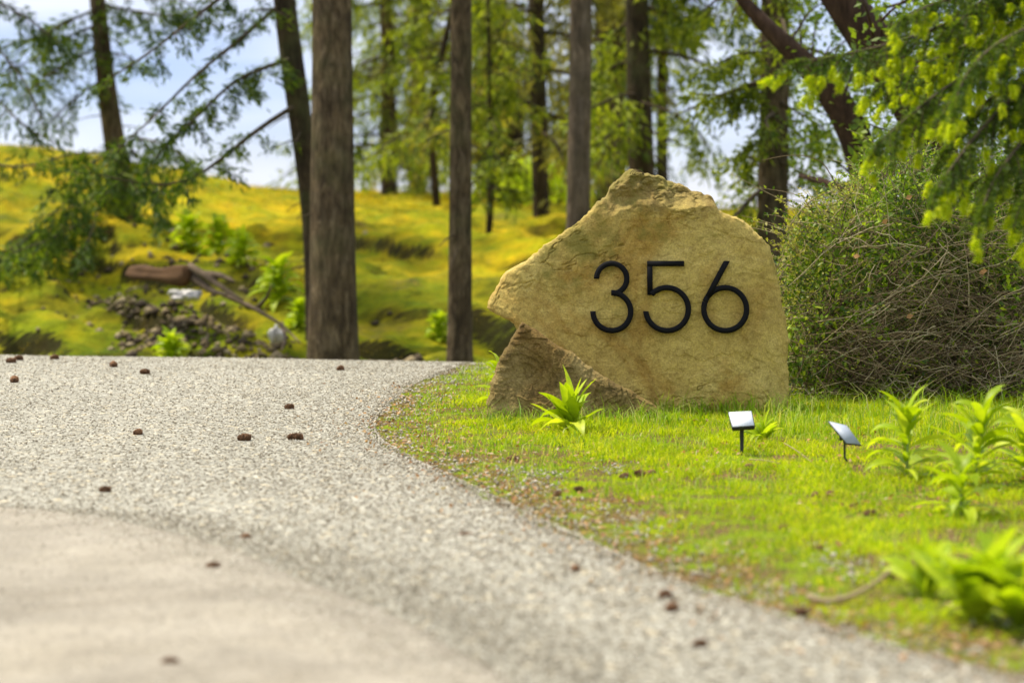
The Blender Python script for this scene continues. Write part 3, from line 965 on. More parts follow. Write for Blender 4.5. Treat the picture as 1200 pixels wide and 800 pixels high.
# ------------------------------------------------------------------ cones
def cone_mesh(length, rad, seed):
    rr = np.random.default_rng(seed)
    mb = MB()
    t = np.linspace(0, 1, 9)
    prof = rad * .60 * np.sin(np.pi * np.clip(t * .92 + .06, 0, 1)) ** .7
    tube(mb, np.stack(((t - .5) * length, 0 * t, 0 * t), 1), prof, 10)
    k = 0
    for i in range(11):
        tt = (i + .5) / 11
        pr = rad * .72 * math.sin(math.pi * min(1, tt * .92 + .06)) ** .7
        for j in range(9):
            a = j / 9 * 2 * math.pi + i * .36 + rr.normal(0, .05)
            er = np.array((0, math.cos(a), math.sin(a))); et = np.array((0, -math.sin(a), math.cos(a)))
            b = np.array(((tt - .5) * length, 0, 0)) + er * pr * .8
            s = rad * .58 * rr.uniform(.8, 1.15)
            out = er * .75 + np.array((.75, 0, 0))
            p = [b - et * s * .6, b + et * s * .6, b + out * s * .9 + et * s * .75, b + out * s * 1.25, b + out * s * .9 - et * s * .75]
            p += [p[3] * .96 + b * .04 - er * s * .28, b - er * s * .2]
            mb.add(p, [(0, 1, 2, 4), (5, 2, 1, 6), (6, 0, 4, 5)], [(4, 2, 3), (3, 2, 5), (4, 3, 5)])
    return mb
cone_protos = []
for k, (L_, r_) in enumerate([(.052, .019), (.040, .020), (.066, .019)]):
    o = cone_mesh(L_, r_, k + 5).build('fir_cone', M['cone'])
    cone_protos.append(o)
CONES = [  # px, py, variant, yaw, label
 (12, 425, 0, 20, 'dark cone at the far left end of the road crest, lower of two touching ones'),
 (21, 422, 0, -5, 'dark cone at the far left end of the road crest, upper of two touching ones'),
 (63, 421, 0, 5, 'dark cone on the road crest right of the two touching cones'),
 (16, 448, 1, 80, 'round dark cone close to the left picture border below the crest'),
 (132, 430, 1, 75, 'round dark cone on the crest directly below the fallen log'),
 (169, 438, 0, 5, 'flat brown cone right of the round one under the fallen log'),
 (202, 416, 0, 15, 'reddish brown cone on the very rim of the road under the bank'),
 (398, 434, 1, 10, 'small cone on the gravel in front of the thickest trunk'),
 (338, 479, 0, -10, 'brown cone with a pale needle beside it, nearest the middle of the crest'),
 (285, 516, 0, 10, 'left one of two cones side by side in the middle gravel'),
 (345, 515, 2, -5, 'right thinner one of two cones side by side in the middle gravel'),
 (160, 509, 1, 30, 'tiny dark cone alone in the left gravel'),
 (122, 576, 0, 0, 'elongated cone just beyond the edge of the concrete apron on the left'),
 (286, 633, 1, 40, 'small faded cone near the curved edge of the concrete apron'),
 (248, 667, 0, 5, 'dark cone lying on the concrete apron, farther of the two there'),
 (198, 780, 0, 5, 'dark cone lying on the concrete apron, nearest the bottom border'),
 (545, 626, 2, 20, 'thin faded cone in the gravel below the bend of the lawn'),
 (674, 669, 1, 85, 'upright looking cone in the gravel near the lawn edge'),
 (819, 757, 0, -5, 'large dark cone in the nearest gravel at the lower right'),
 (778, 700, 1, 10, 'small dark cone right at the lawn edge above the large one'),
 (786, 716, 1, 50, 'small dark cone in the gravel between the lawn edge and the large cone'),
 (600, 537, 0, 0, 'dark cone in the grass below the brown wedge boulder'),
 (748, 555, 0, -50, 'tilted dark cone in the grass below the numeral 5'),
 (731, 558, 1, 0, 'dark cone in the grass just left of the tilted one'),
 (677, 572, 0, -20, 'brown cone in the grass near the edge below the leafy weed'),
 (652, 577, 1, 20, 'darkest small cone in the thin grass near the gravel'),
 (762, 554, 1, 40, 'small cone in the grass right of the tilted one'),
 (937, 719, 0, 10, 'big dark cone on the dirt edge beside the bent twig'),
 (998, 592, 1, 10, 'left cone of a close pair in the lawn below the solar lights'),
 (1019, 600, 0, -10, 'right cone of a close pair in the lawn below the solar lights'),
 (955, 579, 1, 70, 'dark cone in the lawn up and left of the close pair'),
 (972, 578, 0, 60, 'dark broken cone in the lawn just above the close pair'),
 (917, 617, 1, 0, 'half sunk cone in the lawn below the white topped solar light'),
 (957, 641, 0, 10, 'mossy cone in the lawn in front of the close pair'),
 (1040, 677, 0, 20, 'dark cone at the tip of the bent twig'),
 (876, 547, 1, 20, 'dark cone in the grass at the foot of the white topped solar light'),
]
used = set()
for k, (px, py, vr, yaw, lab) in enumerate(CONES):
    src = cone_protos[vr]
    if vr in used:
        o = src.copy(); COL.objects.link(o)
    else:
        o = src; used.add(vr)
    Y = EYE * FPX / (py - HOR)
    x = (px - 600) / FPX * Y
    for _ in range(6):           # the road rises a little to the left
        zz = float(zg(x, Y)); Y = (EYE - zz - .008) * FPX / (py - HOR); x = (px - 600) / FPX * Y
    s = (.68 + .22 * random.random()) * (1 if Y > 8 else .85 if Y > 6 else .62)
    sunk = 'lawn' in lab and 'edge' not in lab or 'grass' in lab
    o.location = (x, Y, float(zg(x, Y)) + (.004 if sunk else .015 * s + .005))
    o.rotation_euler = (random.uniform(0, 6), R(random.uniform(-8, 8)), R(yaw))
    o.scale = (s, s, s)
    tag(o, lab, 'fir cone', 'fir cones lying on the drive and the lawn')

# the bent twig at the lawn edge, small straws
mb = MB()
Y = 4.15
tw = smooth_path([P(946, 703, Y), P(962, 710, Y - .02), P(985, 708, Y - .02), P(1010, 698, Y), P(1030, 685, Y), P(1043, 673, Y + .02)], 16)
tube(mb, tw + np.array((0, 0, .008)), np.linspace(.006, .0035, 16), 6)
tag(mb.build('twig', M['cane']), 'bent pale twig lying across the lower right edge of the lawn', 'twig')
for (a, b, lab) in (((878, 538), (915, 543), 'pale straight twig in the grass right below the white topped solar light'),
                    ((919, 519), (951, 541), 'thin straw twig in the grass between the two solar lights')):
    mb = MB()
    Y1 = EYE * FPX / (a[1] - HOR + 6); Y2 = EYE * FPX / (b[1] - HOR + 6)
    tube(mb, smooth_path([P(*a, Y1), (P(*a, Y1) + P(*b, Y2)) / 2 + np.array((0, 0, .004)), P(*b, Y2)], 8), np.linspace(.0018, .001, 8), 5)
    tag(mb.build('twig', M['cane']), lab, 'twig')

# ------------------------------------------------------------------ leafy weeds
def leaf_blade(mb, base, az, el, length, width, curl, fold=.35, n=9, twist=0):
    t = np.linspace(0, 1, n)
    ang = el - curl * t ** 1.4
    dx = np.cos(ang); dz = np.sin(ang)
    L = np.concatenate(([0], np.cumsum((dx[1:] + dx[:-1]) / 2))) * length / (n - 1)
    H = np.concatenate(([0], np.cumsum((dz[1:] + dz[:-1]) / 2))) * length / (n - 1)
    w = width * .5 * np.sin(np.pi * np.clip(t ** .8 * .97 + .025, 0, 1)) ** .9
    w = np.maximum(w, width * .05 * (1 - t))
    ca, sa = math.cos(az), math.sin(az)
    mid = np.stack((base[0] + L * ca, base[1] + L * sa, base[2] + H), 1)
    side = np.array((-sa, ca, 0.0))
    nn = np.stack((-np.sin(ang) * ca, -np.sin(ang) * sa, np.cos(ang)), 1)
    wav = 1 + .12 * np.sin(t * 9 + az * 3)
    tw = twist * t
    s2 = side[None] * np.cos(tw)[:, None] + nn * np.sin(tw)[:, None]
    Lf = mid + s2 * (w * wav)[:, None] + nn * (w * fold)[:, None]
    Rt = mid - s2 * (w * wav)[:, None] + nn * (w * fold)[:, None]
    v = np.stack((Lf, mid, Rt), 1).reshape(-1, 3)
    i = np.arange(n)[:-1] * 3
    q = np.concatenate((np.stack((i, i + 1, i + 4, i + 3), 1), np.stack((i + 1, i + 2, i + 5, i + 4), 1)))
    mb.add(v, q)

def weed(px, py, h, nleaf, ll, lw, label, Y=None, erect=.9, stemmed=True, zb=None, group='broad leaved weeds in the grass', lean=0):
    if Y is None: Y = EYE * FPX / (py - HOR)
    x = (px - 600) / FPX * Y
    z0 = float(zg(x, Y)) if zb is None else zb
    o = empty('leafy_weed', (x, Y, z0))
    st, fo = MB(), MB()
    top = np.array((x + lean * h, Y, z0 + h * .62))
    base = np.array((x, Y, z0 - .01))
    if stemmed:
        tube(st, smooth_path([base, (base + top) / 2 + rng.normal(0, .004, 3), top], 8), np.linspace(.0045, .0025, 8), 7)
    for k in range(nleaf):
        f = (k + .5) / nleaf
        az = k * 2.4 + rng.normal(0, .25)
        hh = (.05 + .95 * f) if stemmed else .08
        b = base + (top - base) * hh
        el = R(18 + 62 * f * erect + rng.normal(0, 8)) if stemmed else R(rng.uniform(38, 98))
        leaf_blade(fo, b, az, el, ll * (1.05 - .35 * f) * rng.uniform(.8, 1.15), lw * rng.uniform(.8, 1.15), R(rng.uniform(25, 125) if stemmed else rng.uniform(15, 120)), rng.uniform(.2, .5), twist=rng.normal(0, .5))
    if not stemmed:
        tube(st, [base, base + np.array((0, 0, .02))], [.007, .004], 7)
    st.build('stem', M['weed_stem'], o)
    fo.build('foliage', M['weed'], o)
    tag(o, label, 'weed', group)
    return o
weed(668, 507, .17, 26, .19, .046, 'broad leaved weed growing in front of the brown wedge boulder', stemmed=False)
weed(1062, 560, .27, 30, .15, .029, 'upright leafy weed right of the grey solar light')
weed(1140, 572, .29, 38, .17, .027, 'tallest arching weed before the shrub', lean=.1)
weed(1128, 604, .16, 20, .14, .034, 'nearer smaller weed in front of the tallest arching one')
weed(1204, 566, .22, 28, .16, .028, 'arching weed cut by the right picture border before the shrub')
weed(893, 526, .08, 20, .11, .028, 'low pale green weed right behind the white topped solar light', stemmed=False, Y=6.95)
weed(584, 452, .24, 15, .10, .034, 'weed showing behind the left end of the wedge boulder', Y=8.25)
weed(1088, 700, .12, 16, .14, .040, 'blurred left one of the broad leaved weeds in the lower right corner', stemmed=False)
weed(1142, 728, .15, 22, .20, .050, 'blurred middle one of the broad leaved weeds in the lower right corner', stemmed=False)
weed(1198, 735, .16, 22, .22, .050, 'blurred right one of the broad leaved weeds, cut by the lower right border', stemmed=False)
for (px, py, Y, s, lab) in ((222, 300, 17.6, .34, 'bright green weed on the bank above the fallen log'),
                            (256, 306, 17.4, .36, 'bright green weed on the bank right above the end of the log'),
                            (284, 330, 16.6, .30, 'bright green weed on the bank beside the dead roots'),
                            (327, 345, 16.0, .38, 'bright green weed on the bank left of the thickest trunk'),
                            (352, 362, 15.6, .24, 'small bright weed tucked close to the thickest trunk'),
                            (515, 372, 15.4, .22, 'bright green weed on the bank left of the straight thin trunk'),
                            (200, 405, 14.6, .30, 'bright green weed at the foot of the bank under the white stone')):
    weed(px, py, s, 46, s * .6, s * .2, lab, Y=Y, group='bright weeds on the mossy bank')
for (px, Y, s, lab) in ((615, 23, .42, 'bright low shrub behind the thin trunk left of the boulder'), (655, 24, .5, 'bright low shrub under the gable of the far shed')):
    x = (px - 600) / FPX * Y
    o = empty('leafy_weed', (x, Y, float(zg(x, Y))))
    fo, st = MB(), MB()
    n = 900
    p = rng.normal(0, 1, (n, 3)) * np.array((s * .42, s * .4, s * .28)) + np.array((x, Y, float(zg(x, Y)) + s * .6))
    cards(fo, p, rng.normal(size=(n, 3)), .07, .04)
    for k in range(9):
        tube(st, [(x, Y, float(zg(x, Y)) - .02), p[k]], [.008, .003], 5)
    st.build('stem', M['weed_stem'], o); fo.build('foliage', M['weed'], o)
    tag(o, lab, 'weed', 'bright weeds on the mossy bank')

# ------------------------------------------------------------------ the tangled shrub
def bush():
    cx, cy = P(1105, 480, 8.75)[0], 8.75
    o = empty('shrub', (cx, cy, 0))
    canes, dark, fol, foly = MB(), MB(), MB(), MB()
    # silhouette top (picture rows) by column, used as the height of the thicket along x
    colx = [905, 925, 945, 960, 985, 1010, 1040, 1080, 1130, 1180, 1230, 1290, 1340]
    topy = [345, 270, 244, 236, 224, 208, 192, 186, 190, 188, 190, 215, 290]
    def top_z(x, y):
        px = x / y * FPX + 600
        return EYE - (np.interp(px, colx, topy) - HOR) / FPX * y
    def inside(n, lo=0., hi=1., front=1.0):
        px = rng.uniform(915, 1310, n); y = 8.22 + 1.0 * rng.random(n) ** front
        x = (px - 600) / FPX * y
        tz = top_z(x, y) + .11 * fbm(x * 5, y * 4, 15, 4)
        # left and front flank bulge
        f = rng.uniform(lo, hi, n)
        y = y + (.16 * np.abs(f - .45) ** 2 * 3) 
        return np.stack((x, y, tz * f), 1)
    # canes: arching tubes starting near the ground
    for k in range(3300):
        a = inside(1, 0, .9)[0]
        if k % 3 == 0: a[2] *= .5
        L = rng.uniform(.12, .42)
        az = rng.uniform(0, 6.28); el = rng.normal(.15, .45)
        d = np.array((math.cos(az) * math.cos(el), math.sin(az) * math.cos(el) * .45, math.sin(el)))
        t = np.linspace(0, 1, 7)[:, None]
        sag = rng.uniform(-.3, .5)
        p = a + d * L * t + np.array((0, 0, -1)) * sag * L * t ** 2 + np.cumsum(rng.normal(0, .005, (7, 3)), 0)
        p[:, 2] = np.clip(p[:, 2], .005, None)
        p[:, 1] = np.clip(p[:, 1], 8.15, None)
        tz = top_z(p[:, 0], p[:, 1])
        p[:, 2] = np.minimum(p[:, 2], tz + .02)
        r0 = rng.uniform(.0008, .0021) * (1.6 if rng.random() < .12 else 1)
        tube(canes if rng.random() < .55 else dark, p, np.linspace(r0, r0 * .4, 7), 4, cap=False)
    for k in range(24):
        px = rng.uniform(945, 1290); x = (px - 600) / FPX * 8.7; y = rng.uniform(8.4, 9.1)
        tz = float(top_z(x, y))
        q_ = [np.array((x + rng.normal(0, .12), y, -.01)), np.array((x + rng.normal(0, .05), y, tz * .5)), np.array((x + rng.normal(0, .1), y - .05, tz * .97))]
        tube(dark, smooth_path(q_, 9), np.linspace(.005, .0015, 9), 5)
    for k in range(650):
        px = rng.uniform(990, 1300); y = rng.uniform(8.16, 8.36); x = (px - 600) / FPX * y
        a = np.array((x, y, float(top_z(x, y)) * rng.uniform(.05, .82)))
        az = rng.normal(0, .5) + (math.pi if rng.random() < .5 else 0); L = rng.uniform(.08, .34); el = rng.normal(.1, .5)
        d = np.array((math.cos(az) * math.cos(el), math.sin(az) * .3, math.sin(el)))
        t = np.linspace(0, 1, 7)[:, None]
        p = a + d * L * t + np.array((0, 0, -1)) * rng.uniform(-.3, .6) * L * t ** 2 + np.cumsum(rng.normal(0, .006, (7, 3)), 0)
        p[:, 2] = np.clip(p[:, 2], .01, None); p[:, 1] = np.clip(p[:, 1], 8.13, None)
        tube(canes, p, np.linspace(.0013, .0005, 7), 4, cap=False)
    # long pale arcs seen against the dark middle
    for (pts) in ([(1040, 330), (1080, 290), (1105, 262), (1133, 225)], [(960, 372), (1010, 365), (1060, 340), (1120, 318)], [(1100, 318), (1150, 290), (1195, 262)],
                  [(1120, 420), (1165, 395), (1200, 362)], [(980, 330), (1002, 315), (1012, 300)], [(950, 445), (975, 460), (1010, 462)],
                  [(1098, 315), (1112, 290), (1108, 268)], [(1140, 440), (1170, 462), (1200, 450)], [(925, 470), (940, 420), (926, 372)]):
        p = smooth_path([P(a, b, 8.24) + rng.normal(0, .01, 3) for a, b in pts], 12)
        tube(canes, p, np.linspace(.0026, .0012, 12), 5)
    # two long bare canes that reach over the boulder's right shoulder
    p = smooth_path([P(965, 262, 8.4), P(935, 245, 8.35), P(900, 226, 8.3), P(856, 203, 8.3)], 14)
    tube(canes, p, np.linspace(.0016, .0008, 14), 5)
    p = smooth_path([P(985, 225, 8.4), P(965, 190, 8.35), P(945, 182, 8.3), P(920, 182, 8.3), P(893, 188, 8.3)], 18)
    tube(canes, p, np.linspace(.0022, .0012, 18), 5)
    for k in (8, 11, 14, 16):
        tube(canes, [p[k] - np.array((.004, 0, .010)), p[k] + np.array((.003, 0, .011))], [.0012, .0004], 4)
    # leaves: dense on top, thin below, sprigs standing out of the outline
    n = 46000
    a = inside(n, 0, 1.0, 1.5)
    f = a[:, 2] / np.maximum(top_z(a[:, 0], a[:, 1]), .1)
    patch = fbm(a[:, 0] * 5, a[:, 2] * 5, 25, 4)
    ppx = a[:, 0] / a[:, 1] * FPX + 600
    dens = np.clip(.16 - .14 * sstep(ppx, 1020, 1120) + 1.1 * sstep(f, .40, .9) + .7 * sstep(-ppx, -1010, -930), 0, 1) * np.clip(.65 + 2.4 * patch, .03, 1)
    k = rng.random(n) < dens
    a = a[k]; f = f[k]
    px = a[:, 0] / a[:, 1] * FPX + 600
    yel = (px < 1025) & (f > .25) & (rng.random(len(a)) < .62)
    # broader dark green leaves in loose patches through the front
    n = 5200
    b_ = inside(n, .02, .95, 2.2); b_[:, 1] -= .02
    kk = fbm(b_[:, 0] * 6 + 4, b_[:, 2] * 6, 29, 4) > .08
    b_ = b_[kk]
    cards(fol, b_, rng.normal(size=(len(b_), 3)) + np.array((0, -.5, .2)), rng.uniform(.018, .034, len(b_)), rng.uniform(.012, .022, len(b_)))
    def put(m, p, lo, hi):
        cards(m, p, rng.normal(size=(len(p), 3)) + np.array((0, -.3, .3)), rng.uniform(lo, hi, len(p)), rng.uniform(lo * .5, hi * .55, len(p)))
    put(fol, a[~yel], .010, .024)
    put(foly, a[yel], .008, .017)
    # dense dim leaves and dead twigs deep inside close the thicket
    n = 42000
    px = rng.uniform(922, 1330, n); y = rng.uniform(8.5, 9.5, n); x = (px - 600) / FPX * y
    p = np.stack((x, y, (top_z(x, y) * .93 + .08 * fbm(x * 5, y * 4, 15, 4)) * rng.random(n) ** .8), 1)
    cards(fol, p, rng.normal(size=(n, 3)), rng.uniform(.014, .032, n), rng.uniform(.008, .018, n))
    n = 3000
    px = rng.uniform(920, 1330, n); y = rng.uniform(8.2, 8.8, n); x = (px - 600) / FPX * y
    p = np.stack((x, y, .34 * rng.random(n) ** 1.3), 1)
    dd = rng.normal(size=(n, 3)) * np.array((1, .5, .45))
    cards(dark, p, dd, rng.uniform(.03, .09, n), .0035)
    cards(fol, p[:1500] + rng.normal(0, .02, (1500, 3)), rng.normal(size=(1500, 3)), .018, .009)
    for k in range(620):
        px = rng.uniform(925, 1290); y = rng.uniform(8.25, 8.9); x = (px - 600) / FPX * y
        tz = float(top_z(x, y)) * rng.uniform(.72, 1.0)
        L = rng.uniform(.05, .17) if rng.random() < .75 else rng.uniform(.14, .26)
        if px > 1000 and px < 1090 and rng.random() < .5: L = rng.uniform(.12, .24); tz = float(top_z(x, y)) * .97
        d = np.array((rng.normal(0, .6) - (.9 if px < 985 else 0), rng.normal(0, .25) - .15, 1.0)); d /= np.linalg.norm(d)
        b = np.array((x, y, tz - .02))
        t = np.linspace(0, 1, 6)[:, None]
        p = b + d * L * t + np.array((rng.normal(0, .3), 0, -.25)) * L * t ** 2
        tube(canes, p, np.linspace(.0014, .0006, 6), 4, cap=False)
        m_ = 12
        tt = rng.uniform(.15, 1, m_)
        pp = np.stack([np.interp(tt, t[:, 0], p[:, c]) for c in range(3)], 1)
        put(foly if (px < 1000 and rng.random() < .5) else fol, pp, .010, .022)
    dark.build('stems', M['cane_dark'], o)
    canes.build('canes', M['cane'], o)
    fol.build('foliage', M['bushleaf'], o)
    f2 = foly.build('foliage', M['bushleaf_y'], o)
    f2['label'] = 'yellowish leaves at the upper left of the shrub'
    for (px, py) in ((1061, 233), (1147, 320), (1062, 372), (1034, 262), (1000, 300), (1150, 318)):
        p = P(px, py, 8.2)[None]
        dl = MB()
        cards(dl, p, rng.normal(0, .5, (1, 3)) + np.array([[1, -.2, .3]]), .028, .020, np.array([[0, -1, .3]]))
        dl.build('dry_leaf', M['deadleaf'], o)
    tag(o, 'large tangled shrub of bare canes and small leaves right of the boulder', 'shrub')
bush()

# ------------------------------------------------------------------ trees
def trunk_path(pts, Y, ztop=9.0, zb=None, dY=0):
    """pts: (px, py, width px) from top to bottom of the picture; returns points from the foot up"""
    out = []
    for (px, py, w) in reversed(pts):
        p = P(px, py, Y); out.append((p[0], p[1], p[2], w / FPX * Y / 2))
    x0, y0, z0, r0 = out[0]
    zb = float(zg(x0, Y)) - .05
    if z0 > zb + .02:
        x1, _, z1, _ = out[1]
        sl = (x1 - x0) / max(z1 - z0, .01)
        out.insert(0, (x0 - sl * (z0 - zb) * .6, Y, zb, r0 * 1.12))
    xt, yt, zt, rt = out[-1]; xa, _, za, ra = out[-2]
    sl = (xt - xa) / max(zt - za, .01)
    m = 6
    for k in range(1, m + 1):
        f = k / m
        out.append((xt + sl * (ztop - zt) * f * (1 - .35 * f), Y, zt + (ztop - zt) * f, max(rt * (1 - .88 * f), .012)))
    return np.array(out)

def dens_path(a, step=.09):
    L = np.concatenate(([0], np.cumsum(np.linalg.norm(np.diff(a[:, :3], axis=0), axis=1))))
    n = max(8, int(L[-1] / step))
    return smooth_path(a, n)

def spray(limb, fol, path, r0, r1, n, side, hang, ll, lw, tw=14, start=.15, dens_end=1.2):
    """a conifer bough: the limb, side twigs that droop, and needle sprays on the twigs"""
    p = smooth_path(path, 12)
    tube(limb, p, np.linspace(r0, r1, 12), 5)
    Ls = np.linspace(0, 1, 12)
    for k in range(tw):
        t = start + (1 - start) * (k + rng.random()) / tw
        b = np.array([np.interp(t, Ls, p[:, c]) for c in range(3)])
        az = rng.uniform(0, 6.28)
        s = side * (1.1 - .6 * t) * rng.uniform(.5, 1.2)
        d = np.array((math.cos(az) * s, math.sin(az) * s, -hang * rng.uniform(.3, 1.3)))
        if t > .93: d = (p[-1] - p[-3]) * 1.2
        u = np.linspace(0, 1, 6)[:, None]
        q_ = b + d * u + np.array((0, 0, -.3 * hang)) * u ** 2
        tube(limb, q_, np.linspace(r1 * .8, r1 * .25, 6), 3, cap=False)
        m = max(3, int(n / tw))
        tt = rng.random(m) ** .8
        pp = np.stack([np.interp(tt, u[:, 0], q_[:, c]) for c in range(3)], 1) + rng.normal(0, ll * .35, (m, 3))
        dd = unit(d) + rng.normal(0, .55, (m, 3)) + np.array((0, 0, -.25))
        cards(fol, pp, dd, rng.uniform(.6, 1.35, m) * ll, rng.uniform(.5, 1.0, m) * lw)

def crown(limb, fol, tp, zlo, zhi, nb, Lr, per, side, hang, ll, lw, azs=None, droop=.35, tw=12):
    per = int(per * .78)
    for k in range(nb):
        z = zlo + (zhi - zlo) * ((k + rng.random()) / nb)
        b = np.array([np.interp(z, tp[:, 2], tp[:, c]) for c in range(3)]); r = np.interp(z, tp[:, 2], tp[:, 3])
        az = rng.uniform(0, 6.28) if azs is None else rng.uniform(*azs)
        L = rng.uniform(*Lr)
        d = np.array((math.cos(az), math.sin(az), 0))
        t = np.linspace(0, 1, 6)[:, None]
        path = b + d * L * t + np.array((0, 0, 1)) * (L * (.10 * t - droop * t ** 1.8)) + np.cumsum(rng.normal(0, .02, (6, 3)), 0) * t
        spray(limb, fol, path, min(.022, r * .45), .005, per, side, hang, ll, lw, tw)

def tree(name, label, pts, Y, bark, folmat, ztop=9, wob=.06, sides=26, boughs=(), top=True, limb_mat=None, low=None, group='tall trees behind the drive', extra=None, cat='tree'):
    tp = trunk_path(pts, Y, ztop)
    tpd = dens_path(tp, .07 if Y < 17 else .14)
    o = empty(name, (float(tp[0][0]), Y, float(tp[0][2])))
    t_ = MB(); tube(t_, tpd[:, :3], tpd[:, 3], sides, wob)
    t_.build('trunk', M[bark], o)
    limb, fol = MB(), MB()
    if low: crown(limb, fol, tpd, *low)
    if top: crown(limb, fol, tpd, max(3.4, low[1] if low else 3.4), ztop - .4, 16, (.7, 1.5), 110, .28, .22, .17, .07, tw=9)
    for b in boughs: spray(limb, fol, *b)
    if Y < 20 and top:
        for k in range(9):
            z = rng.uniform(.3, 3.2)
            b = np.array([np.interp(z, tpd[:, 2], tpd[:, c]) for c in range(3)]); az = rng.uniform(0, 6.28); L = rng.uniform(.1, .34)
            d_ = np.array((math.cos(az), math.sin(az), rng.uniform(-.5, .1)))
            sb = MB()
            tube(sb, smooth_path([b, b + d_ * L * .6, b + d_ * L + np.array((0, 0, -.04))], 6), np.linspace(.008, .002, 6), 5)
            sb.build('dead_twig', M['bark_thin'], o)
    if extra: extra(limb, fol, tpd)
    if limb.n: limb.build('branches', M[limb_mat or 'bark_thin'], o)
    if fol.n: fol.build('foliage', M[folmat], o)
    tag(o, label, cat, group)
    return o

def pth(pts, Y0_, Y1_=None):
    Y1_ = Y1_ or Y0_
    n = len(pts)
    return [P(a, b, Y0_ + (Y1_ - Y0_) * i / max(1, n - 1)) for i, (a, b) in enumerate(pts)]

# leaning dark trunk with the long sparse boughs that sweep down to the left
tree('fir_tree', 'dark leaning fir directly left of the thickest trunk, its bare boughs sweeping down left',
     [(332, -10, 25), (338, 45, 26), (350, 125, 27), (362, 210, 26), (370, 280, 26), (373, 410, 30)], 15.4, 'bark_dark', 'fir_dark', 8.5,
     boughs=[(pth([(330, -40), (285, -20), (250, 3), (214, 32), (175, 62), (135, 88)], 15.4, 14.6), .020, .006, 780, .22, .10, .055, .019, 22, .2),
             (pth([(328, 5), (311, 20), (270, 56), (235, 82), (205, 112), (180, 138), (152, 162)], 15.4, 14.4), .017, .005, 630, .14, .06, .055, .019, 16, .1),
             (pth([(345, 68), (333, 71), (300, 83), (272, 96), (243, 125), (222, 145), (200, 166)], 15.4, 14.6), .018, .006, 1350, .26, .10, .06, .019, 26, .12),
             (pth([(350, 122), (340, 127), (315, 143), (290, 160), (268, 180), (250, 194), (222, 212), (195, 219), (150, 213), (118, 205)], 15.4, 14.4), .021, .005, 930, .24, .10, .06, .019, 24, .25),
             (pth([(335, 20), (318, 10), (296, 12), (280, 30)], 15.2, 15), .01, .004, 260, .16, .08, .055, .014, 12, .1),
             (pth([(360, 160), (340, 165), (322, 172)], 15.4, 15.2), .008, .003, 50, .06, .04, .05, .013, 4, .5)], group='tall trees behind the drive')
tree('fir_tree', 'thickest trunk in the picture, grey brown furrowed bark, left of centre',
     [(388, -10, 45), (389, 120, 48), (390, 280, 53), (391, 400, 57), (391, 430, 64)], 13.7, 'bark', 'fir_dark', 9.5, .07, 44)
tree('fir_tree', 'straight thin brown trunk halfway between the thickest trunk and the boulder',
     [(540.5, -10, 24), (540, 150, 25), (539.5, 300, 27), (539, 405, 29), (539, 430, 32)], 14.1, 'bark', 'fir_far', 9, .06, 34)
tree('fir_tree', 'thin dark trunk rising left of the boulder tip, low boughs around it',
     [(628, -10, 19), (631, 120, 20), (634, 240, 19), (635, 300, 21)], 20.5, 'bark_dark', 'fir_olive', 9, .05, 22,
     low=(1.3, 3.8, 16, (.5, 1.2), 260, .3, .25, .10, .035), limb_mat='bark_dark')
tree('fir_tree', 'smooth pale grey trunk standing just above the left slope of the boulder',
     [(681, -10, 25), (680, 100, 26), (678, 200, 27), (677, 300, 28)], 15.8, 'bark_grey', 'fir_far', 9, .03, 30)
tree('fir_tree', 'dark thick trunk behind the peak of the boulder with drooping green boughs',
     [(746, -10, 27), (748, 100, 29), (752, 200, 31), (753, 280, 33)], 18.6, 'bark_dark', 'fir_far', 9, .06, 26,
     low=(1.25, 3.9, 20, (.5, 1.3), 320, .32, .24, .095, .034), limb_mat='bark_dark',
     boughs=[(pth([(752, 120), (785, 130), (815, 150), (832, 175)], 18.4, 17.6), .014, .005, 300, .22, .12, .08, .026, 14, .3),
             (pth([(752, 150), (790, 165), (820, 182), (836, 204)], 18.4, 17.8), .010, .004, 220, .14, .08, .07, .022, 10, .5)])
tree('fir_tree', 'shaded brown trunk between the pale grey trunk and the boulder peak',
     [(712, -10, 30), (712, 120, 30), (713, 260, 32)], 23.5, 'bark', 'fir_olive', 9.5, .05, 22,
     low=(1.2, 4.0, 16, (.4, 1.1), 300, .3, .3, .11, .04))
tree('fir_tree', 'broad dark trunk to the right behind the boulder with leafy boughs left and right',
     [(909, -10, 33), (908, 100, 34), (906, 210, 35), (904, 300, 38)], 14.6, 'bark', 'fir_far', 9.2, .06, 34,
     low=(.75, 2.7, 22, (.25, .75), 300, .18, .14, .055, .024),
     boughs=[(pth([(900, 60), (870, 62), (845, 72), (822, 84)], 14.5, 14.0), .010, .004, 520, .16, .10, .055, .024, 20, .1),
             (pth([(900, 100), (870, 105), (845, 112), (815, 110)], 14.5, 14.2), .010, .004, 560, .18, .10, .055, .024, 20, .1),
             (pth([(915, 120), (940, 135), (965, 150), (985, 175)], 14.5, 14.8), .010, .004, 420, .18, .14, .055, .024, 18, .1),
             (pth([(900, 160), (880, 170), (862, 185)], 14.5, 14.3), .008, .003, 320, .12, .08, .05, .022, 12, .1),
             (pth([(915, 190), (945, 205), (980, 215)], 14.5, 14.8), .008, .003, 380, .16, .12, .05, .022, 14, .1)])
